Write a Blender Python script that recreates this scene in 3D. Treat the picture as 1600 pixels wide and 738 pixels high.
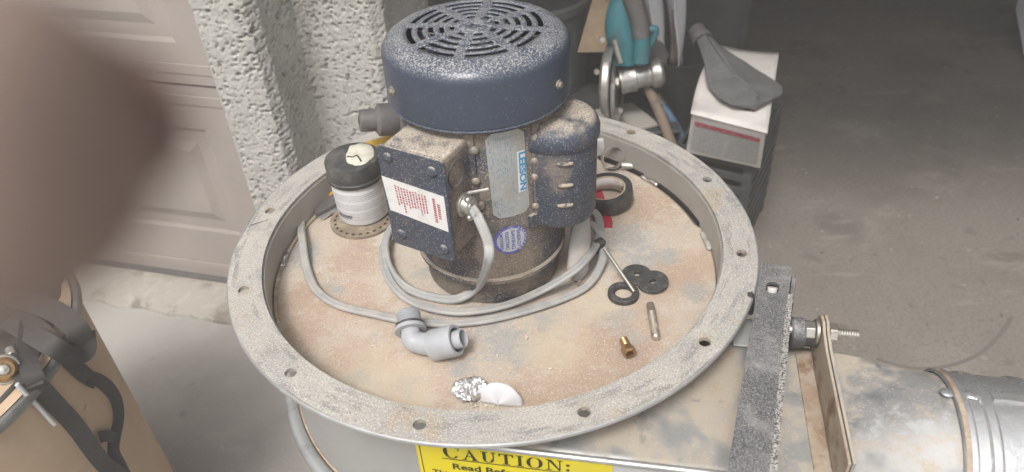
import bpy, bmesh, math, random
from mathutils import Vector, Matrix, noise as mnoise
random.seed(7)
R = math.radians
V = Vector
sc = bpy.context.scene
COL = sc.collection
for o in list(bpy.data.objects):
    bpy.data.objects.remove(o)

# ------------------------------------------------------------------ camera
F_PX = 1186.3                                   # focal length in pixels of the 1600 px wide photograph
CP = V((0.0236, -0.705, 0.5427))
RT = V((0.99810332, -0.03796258, -0.04846241))
UP = V((0.06156105, 0.61549598, 0.7857321))
FW = V((0.0, 0.78722522, -0.6166656))
cd = bpy.data.cameras.new('camera')
cam = bpy.data.objects.new('camera', cd)
COL.objects.link(cam)
cam.matrix_world = Matrix(((RT.x, UP.x, -FW.x, CP.x), (RT.y, UP.y, -FW.y, CP.y), (RT.z, UP.z, -FW.z, CP.z), (0, 0, 0, 1)))
cd.sensor_width = 36.0
cd.lens = F_PX / 1600 * 36.0
cd.clip_start = 0.005
cd.clip_end = 200
cd.dof.use_dof = True                           # a phone lens with a 4 mm pupil
cd.dof.focus_distance = 0.84
cd.dof.aperture_fstop = cd.lens / 4.0
sc.camera = cam

# ------------------------------------------------------------------ world, sun, exposure
SUN_EL, SUN_AZ = 58, 205                        # overcast: the sun's bright patch, behind and left of the viewer
w = bpy.data.worlds.new('World')
sc.world = w
w.use_nodes = True
nt = w.node_tree
bg = nt.nodes['Background']
sky = nt.nodes.new('ShaderNodeTexSky')
sky.sky_type = 'NISHITA'
sky.sun_disc = False
sky.sun_elevation = R(SUN_EL)
sky.sun_rotation = R(SUN_AZ)
sky.dust_density = 6.0
sky.air_density = 1.0
sky.ozone_density = 0.6
hs = nt.nodes.new('ShaderNodeHueSaturation')    # cloud cover: nearly colourless sky
hs.inputs['Saturation'].default_value = 0.22
nt.links.new(sky.outputs[0], hs.inputs['Color'])
nt.links.new(hs.outputs[0], bg.inputs[0])
bg.inputs[1].default_value = 0.12
sl = bpy.data.lights.new('sun', 'SUN')
sl.energy = 1.5
sl.angle = R(15)
sl.color = (1.0, 0.955, 0.9)
so = bpy.data.objects.new('sun', sl)
COL.objects.link(so)
_d = V((math.sin(R(SUN_AZ)) * math.cos(R(SUN_EL)), math.cos(R(SUN_AZ)) * math.cos(R(SUN_EL)), math.sin(R(SUN_EL))))
so.rotation_euler = _d.to_track_quat('Z', 'Y').to_euler()
so.location = (0, 0, 4)
vs = sc.view_settings
vs.view_transform = 'Standard'
vs.look = 'None'
vs.exposure = 0.52
vs.gamma = 1
vs.use_curve_mapping = False
sc.cycles.use_denoising = True
sc.cycles.max_bounces = 6
sc.cycles.caustics_reflective = False
sc.cycles.caustics_refractive = False

GZ = -0.775                                     # driveway level (the blower's flange is z = 0)


# ------------------------------------------------------------------ helpers: rays
def pray(x, y):
    return (RT * ((x - 800) / F_PX) - UP * ((y - 369) / F_PX) + FW)


def px(x, y, z):
    d = pray(x, y)
    return CP + d * ((z - CP.z) / d.z)


def pxP(x, y, q, n):
    d = pray(x, y)
    return CP + d * (((V(q) - CP).dot(V(n))) / d.dot(V(n)))


def pxY(x, y, Y):
    return pxP(x, y, (0, Y, 0), (0, 1, 0))


# ------------------------------------------------------------------ helpers: materials
MATS = {}


def _ramp(nt, src, lo, hi, c0=(0, 0, 0, 1), c1=(1, 1, 1, 1)):
    r = nt.nodes.new('ShaderNodeMapRange')
    r.interpolation_type = 'SMOOTHSTEP'
    r.inputs[1].default_value = lo
    r.inputs[2].default_value = hi
    nt.links.new(src, r.inputs[0])
    return r.outputs[0]


def _noise(nt, co, scale, detail=4, rough=.6, stretch=None, off=0):
    if stretch or off:
        mp = nt.nodes.new('ShaderNodeMapping')
        mp.inputs[1].default_value = (off, off * .7, off * 1.3)
        mp.inputs[3].default_value = stretch or (1, 1, 1)
        nt.links.new(co, mp.inputs[0])
        co = mp.outputs[0]
    n = nt.nodes.new('ShaderNodeTexNoise')
    n.inputs['Scale'].default_value = scale
    n.inputs['Detail'].default_value = detail
    n.inputs['Roughness'].default_value = rough
    nt.links.new(co, n.inputs['Vector'])
    return n.outputs[0]


def _math(nt, op, a, b):
    m = nt.nodes.new('ShaderNodeMath')
    m.operation = op
    m.use_clamp = False
    for i, s in enumerate((a, b)):
        if isinstance(s, (int, float)):
            m.inputs[i].default_value = s
        else:
            nt.links.new(s, m.inputs[i])
    return m.outputs[0]


def mat(name, col, rough=.6, metal=0.0, layers=(), bump=(), spec=.5, rough_var=None, alpha=None, trans=None, coat=0, sss=0):
    """layers: dicts(color, scale, lo, hi, fac, detail, stretch, up=(lo,hi), off, rough, metal)"""
    if name in MATS:
        return MATS[name]
    m = bpy.data.materials.new(name)
    MATS[name] = m
    m.use_nodes = True
    nt = m.node_tree
    b = nt.nodes['Principled BSDF']
    b.inputs['Base Color'].default_value = (*col, 1)
    b.inputs['Roughness'].default_value = rough
    b.inputs['Metallic'].default_value = metal
    b.inputs['Specular IOR Level'].default_value = spec
    b.inputs['Coat Weight'].default_value = coat
    if sss:
        b.inputs['Subsurface Weight'].default_value = sss
        b.inputs['Subsurface Radius'].default_value = (.004, .0015, .0008)
    if trans:
        b.inputs['Transmission Weight'].default_value = trans
    tc = nt.nodes.new('ShaderNodeTexCoord')
    co = tc.outputs['Object']
    cur = None
    rcur = None
    mcur = None
    geo = None
    for L in layers:
        s = _noise(nt, co, L.get('scale', 10), L.get('detail', 4), L.get('nrough', .6), L.get('stretch'), L.get('off', 0))
        s = _ramp(nt, s, L.get('lo', .45), L.get('hi', .6))
        if 'polar' in L:                                 # streaks that run round the ring
            sp_ = nt.nodes.new('ShaderNodeSeparateXYZ')
            nt.links.new(co, sp_.inputs[0])
            ang = _math(nt, 'ARCTAN2', sp_.outputs[1], sp_.outputs[0])
            ln = nt.nodes.new('ShaderNodeVectorMath')
            ln.operation = 'LENGTH'
            nt.links.new(co, ln.inputs[0])
            cb = nt.nodes.new('ShaderNodeCombineXYZ')
            nt.links.new(_math(nt, 'MULTIPLY', ang, L['polar'][0]), cb.inputs[0])
            cb.inputs[2].default_value = L.get('off', 0)
            lm = nt.nodes.new('ShaderNodeMath')
            lm.operation = 'MULTIPLY'
            nt.links.new(ln.outputs['Value'], lm.inputs[0])
            lm.inputs[1].default_value = L['polar'][1]
            nt.links.new(lm.outputs[0], cb.inputs[1])
            s = _ramp(nt, _noise(nt, cb.outputs[0], 1.0, 6, .6), L.get('lo', .45), L.get('hi', .6))
        if 'spots' in L:                                 # stains with a place of their own, ragged edges
            tot = None
            for (sx_, sy_, sz_), r_ in L['spots']:
                dn = nt.nodes.new('ShaderNodeVectorMath')
                dn.operation = 'DISTANCE'
                nt.links.new(co, dn.inputs[0])
                dn.inputs[1].default_value = (sx_, sy_, sz_)
                w_ = _math(nt, 'DIVIDE', dn.outputs['Value'], r_)
                rg = _noise(nt, co, L.get('rag', 30), 5, .65, None, 4)
                w_ = _math(nt, 'ADD', _math(nt, 'MULTIPLY', w_, .40), _math(nt, 'MULTIPLY', rg, .75))
                inv = nt.nodes.new('ShaderNodeMapRange')
                inv.interpolation_type = 'SMOOTHSTEP'
                inv.inputs[1].default_value = .66
                inv.inputs[2].default_value = .44
                nt.links.new(w_, inv.inputs[0])
                tot = inv.outputs[0] if tot is None else _math(nt, 'MAXIMUM', tot, inv.outputs[0])
            s = tot
        if 'mask' in L:
            k = _noise(nt, co, L['mask'][0], 4, .6, None, L.get('off', 0) + 3)
            s = _math(nt, 'MULTIPLY', s, _ramp(nt, k, L['mask'][1], L['mask'][2]))
        if 'up' in L:
            if geo is None:
                geo = nt.nodes.new('ShaderNodeNewGeometry')
                sx = nt.nodes.new('ShaderNodeSeparateXYZ')
                nt.links.new(geo.outputs['Normal'], sx.inputs[0])
            s = _math(nt, 'MULTIPLY', s, _ramp(nt, sx.outputs[2], *L['up']))
        if L.get('fac', 1) != 1:
            s = _math(nt, 'MULTIPLY', s, L['fac'])
        mx = nt.nodes.new('ShaderNodeMix')
        mx.data_type = 'RGBA'
        nt.links.new(s, mx.inputs[0])
        if cur is None:
            mx.inputs[6].default_value = (*col, 1)
        else:
            nt.links.new(cur, mx.inputs[6])
        mx.inputs[7].default_value = (*L['color'], 1)
        cur = mx.outputs[2]
        for key, base in (('rough', rough), ('metal', metal)):
            if key in L:
                f = nt.nodes.new('ShaderNodeMix')
                prev = rcur if key == 'rough' else mcur
                nt.links.new(s, f.inputs[0])
                if prev is None:
                    f.inputs[2].default_value = base
                else:
                    nt.links.new(prev, f.inputs[2])
                f.inputs[3].default_value = L[key]
                if key == 'rough':
                    rcur = f.outputs[0]
                else:
                    mcur = f.outputs[0]
    if cur is not None:
        nt.links.new(cur, b.inputs['Base Color'])
    if rcur is not None:
        nt.links.new(rcur, b.inputs['Roughness'])
    if mcur is not None:
        nt.links.new(mcur, b.inputs['Metallic'])
    prevn = None
    for B in bump:
        s = _noise(nt, co, B[0], B[3] if len(B) > 3 else 4, .6, B[4] if len(B) > 4 else None)
        bn = nt.nodes.new('ShaderNodeBump')
        bn.inputs['Strength'].default_value = B[1]
        bn.inputs['Distance'].default_value = B[2]
        nt.links.new(s, bn.inputs['Height'])
        if prevn is not None:
            nt.links.new(prevn, bn.inputs['Normal'])
        prevn = bn.outputs[0]
    if prevn is not None:
        nt.links.new(prevn, b.inputs['Normal'])
    return m


TAN = (.50, .41, .31)
LTAN = (.60, .53, .44)
DUSTW = (.62, .60, .57)
# concrete, walls
M_drive = mat('driveway_concrete', (.42, .405, .38), .85, layers=[
    dict(color=(.14, .13, .12), spots=[(tuple(px(x, y, -.775)), r) for x, y, r in ((285, 648, .018), (352, 722, .03), (340, 700, .02), (365, 735, .03), (240, 560, .012), (300, 600, .008))], rag=60, fac=.7),
    dict(color=(.33, .315, .295), scale=2.5, lo=.4, hi=.65), dict(color=(.45, .43, .40), scale=14, lo=.5, hi=.7, fac=.6),
    dict(color=(.20, .19, .18), scale=9, lo=.69, hi=.74, off=4, fac=.7), dict(color=(.5, .48, .46), scale=160, lo=.58, hi=.66, fac=.5)],
    bump=[(220, .35, .002), (30, .2, .004)])
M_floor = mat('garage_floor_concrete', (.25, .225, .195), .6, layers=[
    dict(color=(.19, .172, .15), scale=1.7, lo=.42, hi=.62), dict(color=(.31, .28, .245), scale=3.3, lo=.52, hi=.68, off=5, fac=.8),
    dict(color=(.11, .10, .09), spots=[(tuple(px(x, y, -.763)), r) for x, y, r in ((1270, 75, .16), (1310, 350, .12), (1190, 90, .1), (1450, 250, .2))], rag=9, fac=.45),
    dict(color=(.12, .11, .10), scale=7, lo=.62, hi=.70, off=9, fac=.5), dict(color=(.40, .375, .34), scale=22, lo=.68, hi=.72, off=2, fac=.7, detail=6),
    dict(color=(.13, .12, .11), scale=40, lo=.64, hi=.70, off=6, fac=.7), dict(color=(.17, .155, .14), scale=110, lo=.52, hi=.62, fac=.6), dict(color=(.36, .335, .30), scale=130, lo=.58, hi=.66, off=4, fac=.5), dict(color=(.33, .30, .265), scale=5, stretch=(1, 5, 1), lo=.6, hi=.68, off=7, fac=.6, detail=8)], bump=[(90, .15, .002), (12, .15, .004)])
M_curb = mat('threshold_concrete', (.42, .395, .35), .9, layers=[
    dict(color=(.25, .225, .19), scale=12, lo=.5, hi=.68), dict(color=(.5, .48, .43), scale=40, lo=.55, hi=.65, fac=.6)],
    bump=[(90, .6, .004), (14, .4, .01)])
M_stucco = mat('stucco', (.50, .49, .455), .95, layers=[
    dict(color=(.45, .44, .405), scale=9, lo=.42, hi=.62), dict(color=(.55, .54, .51), scale=60, lo=.5, hi=.66, fac=.7)],
    bump=[(170, .55, .003, 6, (1, 1, 1.4)), (520, .5, .0015)])
M_door = mat('garage_door_paint', (.40, .355, .325), .6, layers=[
    dict(color=(.375, .333, .305), scale=5, lo=.4, hi=.65), dict(color=(.30, .27, .245), scale=40, lo=.62, hi=.72, fac=.4)], bump=[(300, .05, .001)])
M_shell = mat('garage_plaster', (.34, .32, .29), .9, layers=[dict(color=(.28, .26, .24), scale=2, lo=.4, hi=.6)])
# blower metals
M_plate = mat('dusty_rusted_plate', (.50, .42, .345), .85, 0, layers=[
    dict(color=(.55, .49, .415), scale=9, lo=.42, hi=.62), dict(color=(.44, .30, .21), scale=9, lo=.5, hi=.64, off=2.2, fac=.5),
    dict(color=(.36, .35, .33), scale=14, lo=.57, hi=.66, off=6.4, fac=.6, rough=.55), dict(color=(.36, .23, .15), scale=28, lo=.6, hi=.72, off=1, fac=.5),
    dict(color=(.42, .30, .215), spots=[(tuple(px(x, y, -.045)), r) for x, y, r in ((900, 600, .12), (985, 575, .08), (480, 470, .08), (470, 520, .06), (1060, 430, .07), (1010, 320, .09), (820, 620, .05), (560, 400, .07), (940, 540, .06))], rag=80, fac=.72),
    dict(color=(.325, .335, .335), spots=[(tuple(px(x, y, -.045)), r) for x, y, r in ((790, 535, .055), (760, 505, .045), (810, 555, .035), (985, 375, .055), (1000, 405, .04), (1085, 455, .032), (1045, 400, .03), (525, 455, .02), (645, 520, .025), (720, 575, .028), (470, 400, .05), (560, 590, .025), (850, 500, .03))], rag=110, fac=.72, rough=.5),
    dict(color=(.36, .31, .26), scale=30, stretch=(1, 9, 1), lo=.62, hi=.68, off=5, fac=.6, detail=6), dict(color=(.58, .53, .46), scale=26, stretch=(8, 1.5, 1), lo=.64, hi=.70, off=11, fac=.5, detail=6),
    dict(color=(.22, .195, .17), scale=620, lo=.62, hi=.68, fac=.55, detail=1), dict(color=(.72, .68, .61), scale=660, lo=.61, hi=.68, off=3, fac=.55, detail=1), dict(color=(.55, .47, .34), spots=[(tuple(px(x, y, -.045)), r) for x, y, r in ((600, 600, .1), (860, 540, .07), (930, 470, .06))], fac=.5)],
    bump=[(700, .25, .0008, 2), (40, .2, .002)])
M_flange = mat('dusty_galvanised_flange', (.40, .385, .355), .75, .1, layers=[
    dict(color=(.48, .45, .40), scale=8, lo=.42, hi=.62), dict(color=(.26, .255, .245), scale=32, lo=.54, hi=.68, off=3, fac=.7, detail=7), dict(color=(.55, .53, .49), scale=40, stretch=(1, 6, 1), lo=.62, hi=.68, off=3, fac=.6, detail=6),
    dict(color=(.43, .335, .235), scale=14, lo=.57, hi=.69, off=7, fac=.8),
    dict(color=(.40, .30, .20), spots=[((.2832 * math.cos(R(-14 + 30 * k)), .2832 * math.sin(R(-14 + 30 * k)), 0), .017) for k in (0, 2, 3, 4, 5, 6, 7, 10, 11)], rag=60, fac=.6),
    dict(color=(.24, .235, .225), polar=(5, 90), lo=.52, hi=.64, off=2, fac=.75), dict(color=(.49, .46, .405), polar=(7, 110), lo=.55, hi=.64, off=9, fac=.7),
    dict(color=(.16, .155, .15), scale=620, lo=.58, hi=.67, fac=.6, detail=1),
    dict(color=(.74, .72, .68), scale=640, lo=.56, hi=.66, off=5, fac=.65, detail=1, up=(.3, .9))], bump=[(700, .3, .0008, 2), (60, .3, .0015)])
M_galv = mat('galvanised_sheet', (.47, .475, .47), .42, .55, layers=[
    dict(color=(.40, .405, .40), scale=12, lo=.4, hi=.6), dict(color=(.52, .52, .51), scale=60, lo=.5, hi=.64, fac=.6),
    dict(color=(.46, .42, .36), scale=9, lo=.58, hi=.7, off=4, fac=.5, rough=.7)], bump=[(14, .12, .004)])
M_outlet = mat('dusty_outlet_sheet', (.385, .39, .385), .5, .35, layers=[
    dict(color=(.47, .41, .335), scale=16, lo=.38, hi=.54, off=1.7, rough=.85, metal=0, up=(.2, .8), detail=7), dict(color=(.42, .30, .21), scale=10, lo=.56, hi=.68, off=3, fac=.7, rough=.85, metal=0),
    dict(color=(.27, .265, .25), scale=24, lo=.61, hi=.68, off=8, fac=.7), dict(color=(.6, .57, .52), scale=480, lo=.6, hi=.68, fac=.5, detail=2, up=(.3, .9))], bump=[(420, .2, .0006, 2), (10, .12, .006)])
M_duct = mat('bright_duct', (.66, .67, .68), .27, .72, layers=[
    dict(color=(.52, .53, .54), scale=22, lo=.45, hi=.62, rough=.45), dict(color=(.46, .44, .41), scale=36, lo=.58, hi=.7, off=5, fac=.5, rough=.6),
    dict(color=(.7, .7, .7), scale=40, stretch=(1, 8, 3), lo=.64, hi=.69, off=2, fac=.6, detail=6)], bump=[(26, .28, .004), (90, .12, .002)])
M_rust = mat('rusted_angle', (.36, .26, .185), .85, .1, layers=[
    dict(color=(.46, .385, .30), scale=18, lo=.42, hi=.6), dict(color=(.27, .165, .11), scale=22, lo=.55, hi=.68, off=4),
    dict(color=(.55, .50, .43), scale=420, lo=.58, hi=.68, fac=.5, detail=2)], bump=[(300, .3, .0008)])
M_weld = mat('weld_metal', (.72, .71, .68), .25, .9, layers=[dict(color=(.4, .36, .3), scale=200, lo=.5, hi=.65)], bump=[(300, .5, .001)])
M_steel = mat('zinc_plated_steel', (.62, .60, .54), .35, .85, layers=[dict(color=(.45, .42, .36), scale=90, lo=.5, hi=.65, rough=.55)], bump=[(200, .1, .0006)])
M_bar = mat('dusty_black_bar', (.072, .073, .077), .6, 0, layers=[
    dict(color=(.14, .14, .142), scale=14, lo=.4, hi=.65), dict(color=(.48, .475, .47), scale=850, lo=.44, hi=.66, fac=.75, detail=3, up=(.2, .9)),
    dict(color=(.40, .39, .38), scale=30, lo=.52, hi=.72, off=3, fac=.5, up=(.2, .9))], bump=[(850, .3, .0008, 3)])
M_hole = mat('hollow_shade_dark', (.045, .042, .04), .7)  # near-black standing in for the shade inside slots and hollows
# motor
NAVY = (.050, .064, .092)
M_cover = mat('navy_paint_speckled', NAVY, .30, 0, spec=.5, layers=[
    dict(color=(.055, .066, .10), scale=16, lo=.4, hi=.65), dict(color=(.50, .50, .49), scale=640, lo=.49, hi=.60, fac=.85, detail=2, up=(.30, 1.0)),
    dict(color=(.30, .30, .30), scale=40, lo=.4, hi=.7, off=3, fac=.35, up=(.5, 1)), dict(color=(.50, .50, .49), scale=700, lo=.70, hi=.76, off=8, fac=.45, detail=1),
    ], bump=[(950, .2, .0005, 3)])
M_navy = mat('navy_paint_dusty', NAVY, .5, 0, layers=[
    dict(color=(.06, .068, .09), scale=20, lo=.4, hi=.65), dict(color=(.26, .215, .17), scale=18, lo=.54, hi=.76, off=5, fac=.7, rough=.85),
    dict(color=(.40, .37, .33), scale=680, lo=.60, hi=.68, fac=.7, detail=1), dict(color=(.52, .45, .365), scale=34, lo=.30, hi=.56, off=4, fac=.9, up=(.5, .97), rough=.95),
    dict(color=(.08, .08, .10), scale=600, lo=.52, hi=.62, off=2, fac=.8, detail=1, up=(.5, .95))], bump=[(800, .3, .0008, 3)])
M_dustshell = mat('navy_paint_caked', (.045, .052, .078), .6, 0, layers=[
    dict(color=(.25, .205, .155), scale=18, lo=.36, hi=.62, off=2, fac=.85, rough=.9), dict(color=(.09, .09, .10), scale=60, lo=.5, hi=.65, fac=.6),
    dict(color=(.44, .38, .30), scale=640, lo=.57, hi=.66, fac=.7, detail=1), dict(color=(.50, .43, .345), scale=40, lo=.36, hi=.58, off=8, fac=.9, up=(.5, .9), rough=.95, detail=6), dict(color=(.10, .10, .115), scale=600, lo=.54, hi=.62, off=12, fac=.7, detail=1, up=(.6, .95)), dict(color=(.66, .61, .54), scale=640, lo=.57, hi=.65, off=15, fac=.7, detail=1, up=(.6, .95))], bump=[(800, .3, .0008, 3)])
M_alu = mat('nameplate_aluminium', (.44, .46, .465), .5, .25, layers=[
    dict(color=(.40, .37, .32), scale=24, lo=.45, hi=.68, off=2), dict(color=(.62, .58, .5), scale=420, lo=.58, hi=.68, fac=.7, detail=2)])
M_blueprint = mat('blue_print', (.20, .30, .40), .6, layers=[dict(color=(.42, .41, .39), scale=90, lo=.38, hi=.60, fac=.8)])
M_leeblue = mat('bright_blue_print', (.05, .30, .55), .5)
M_white = mat('white_label', (.74, .73, .72), .6, layers=[dict(color=(.6, .57, .53), scale=60, lo=.55, hi=.7, fac=.5)])
M_red = mat('red_print', (.42, .08, .10), .6, layers=[dict(color=(.6, .45, .42), scale=160, lo=.5, hi=.65, fac=.5)])
M_stkblue = mat('sticker_blue', (.12, .13, .42), .5, layers=[dict(color=(.4, .38, .4), scale=150, lo=.55, hi=.68, fac=.6)])
M_stkpale = mat('sticker_pale', (.50, .52, .55), .5, layers=[dict(color=(.4, .37, .35), scale=150, lo=.52, hi=.68, fac=.6)])
M_screw = mat('dusty_screw', (.30, .275, .235), .6, .4, layers=[dict(color=(.45, .38, .3), scale=200, lo=.45, hi=.6)])
# small things
M_cord = mat('grey_cord_pvc', (.36, .365, .36), .55, layers=[dict(color=(.50, .46, .40), scale=50, lo=.45, hi=.65, off=4, fac=.7, up=(.6, 1), detail=6), dict(color=(.25, .24, .22), scale=240, lo=.64, hi=.70, off=9, fac=.6), dict(color=(.44, .42, .39), scale=25, lo=.45, hi=.65, fac=.7), dict(color=(.28, .28, .27), scale=70, lo=.6, hi=.7, fac=.5)], bump=[(300, .1, .0005)])
M_pvc = mat('grey_pvc', (.44, .455, .485), .4, layers=[dict(color=(.52, .49, .45), scale=70, lo=.50, hi=.66, off=4, fac=.5, up=(.5, 1), detail=6), dict(color=(.40, .41, .43), scale=30, lo=.4, hi=.65)], bump=[(200, .04, .0005)])
M_rubber = mat('black_rubber', (.05, .05, .05), .7, layers=[dict(color=(.14, .13, .115), scale=120, lo=.48, hi=.68, fac=.7), dict(color=(.3, .27, .22), scale=450, lo=.62, hi=.7, fac=.6)])
M_tape = mat('black_vinyl_tape', (.052, .053, .055), .42, layers=[dict(color=(.12, .115, .105), scale=60, lo=.45, hi=.7, fac=.7)])
M_core = mat('cardboard_core', (.50, .41, .29), .8)
M_corein = mat('core_print', (.62, .60, .57), .6, layers=[dict(color=(.25, .24, .22), scale=90, lo=.56, hi=.64, stretch=(1, 1, .25)), dict(color=(.42, .32, .18), scale=20, lo=.55, hi=.65)])
M_jar = mat('white_jar_plastic', (.70, .70, .71), .35)
M_jarlid = mat('black_jar_lid', (.06, .061, .062), .5, layers=[dict(color=(.15, .145, .13), scale=40, lo=.45, hi=.68, fac=.7)])
M_cream = mat('cream_wax', (.68, .66, .56), .7, layers=[dict(color=(.58, .55, .45), scale=60, lo=.45, hi=.65)], bump=[(80, .3, .002)])
M_print = mat('grey_print', (.47, .47, .48), .6, layers=[dict(color=(.6, .6, .6), scale=420, lo=.45, hi=.62, fac=.6, stretch=(1, 1, .3))])
M_pdark = mat('dark_print', (.09, .09, .10), .6)
M_brown = mat('abrasive_brown', (.235, .19, .145), .9, layers=[dict(color=(.33, .27, .2), scale=50, lo=.45, hi=.65)], bump=[(400, .4, .001)])
M_yellow = mat('yellow_plastic', (.62, .37, .045), .45, layers=[dict(color=(.5, .33, .10), scale=30, lo=.5, hi=.7, fac=.6)])
M_gtool = mat('dark_grey_plastic', (.12, .115, .115), .45, layers=[dict(color=(.18, .17, .165), scale=30, lo=.45, hi=.68, fac=.7)])
M_red2 = mat('red_plastic', (.45, .05, .07), .5)
M_foil = mat('aluminium_foil', (.82, .82, .82), .28, .8, bump=[(160, .5, .003)])
M_seal = mat('white_seal', (.64, .64, .66), .55)
M_brass = mat('worn_brass', (.42, .27, .13), .35, .75, layers=[dict(color=(.25, .16, .09), scale=150, lo=.5, hi=.65)])
M_dsteel = mat('dull_steel', (.30, .27, .235), .5, .6, layers=[dict(color=(.38, .30, .22), scale=90, lo=.5, hi=.65, rough=.8, metal=0)])
M_chip = mat('wood_chips', (.68, .61, .50), .9)
M_yel = mat('caution_yellow', (.72, .60, .012), .5, layers=[dict(color=(.66, .56, .06), scale=12, lo=.45, hi=.7)])
M_ink = mat('black_ink', (.035, .032, .012), .6)
# drum
M_kraft = mat('kraft_fibre', (.62, .46, .32), .7, layers=[
    dict(color=(.56, .415, .29), scale=4, lo=.4, hi=.65), dict(color=(.66, .51, .375), scale=20, lo=.5, hi=.68, fac=.6), dict(color=(.24, .16, .11), scale=24, lo=.66, hi=.72, off=3, fac=.6)], bump=[(60, .08, .002)])
M_ringm = mat('galvanised_band', (.33, .335, .33), .42, .6, layers=[dict(color=(.24, .24, .235), scale=30, lo=.45, hi=.65)])
M_strap = mat('black_webbing', (.075, .071, .068), .85, layers=[dict(color=(.095, .09, .086), scale=160, lo=.45, hi=.65, fac=.6)], bump=[(700, .4, .0008, 2)])
M_bag = mat('black_bag', (.07, .06, .055), .55, bump=[(20, .4, .01)])
# garage things
M_teal = mat('teal_plastic', (.045, .20, .235), .45, layers=[dict(color=(.07, .14, .155), scale=20, lo=.45, hi=.65)])
M_silver = mat('cast_aluminium', (.55, .54, .52), .35, .8, layers=[dict(color=(.36, .35, .33), scale=30, lo=.45, hi=.65, rough=.55)])
M_blk = mat('black_plastic', (.055, .058, .06), .5, layers=[dict(color=(.085, .087, .087), scale=12, lo=.45, hi=.68, fac=.7)])
M_card = mat('brown_cardboard', (.40, .30, .20), .85, layers=[dict(color=(.26, .19, .125), scale=8, lo=.4, hi=.65)])
M_paper = mat('white_paper', (.78, .78, .82), .8, layers=[dict(color=(.70, .70, .73), scale=6, lo=.4, hi=.65)])
M_boxw = mat('white_card', (.70, .67, .64), .75, layers=[dict(color=(.53, .50, .47), scale=7, lo=.4, hi=.65), dict(color=(.42, .34, .27), scale=30, lo=.66, hi=.72, fac=.6)])
M_felt = mat('grey_fabric', (.115, .118, .12), .95, layers=[dict(color=(.15, .15, .15), scale=20, lo=.4, hi=.65), dict(color=(.09, .09, .09), scale=300, lo=.5, hi=.65, fac=.6)], bump=[(400, .4, .001), (15, .3, .01)])
M_wood = mat('wood_stick', (.22, .165, .125), .8, layers=[dict(color=(.13, .10, .08), scale=20, lo=.55, hi=.66)])
M_blue = mat('blue_handle', (.09, .165, .26), .6)
M_pale = mat('pale_board', (.40, .385, .345), .7)
M_whitep = mat('white_enamel', (.55, .55, .57), .4)
M_skin = mat('skin', (.255, .188, .158), .65, layers=[dict(color=(.28, .18, .15), scale=60, lo=.5, hi=.7, fac=.5)], bump=[(700, .2, .0004)])
M_nail = mat('nail', (.30, .21, .18), .4)


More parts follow.
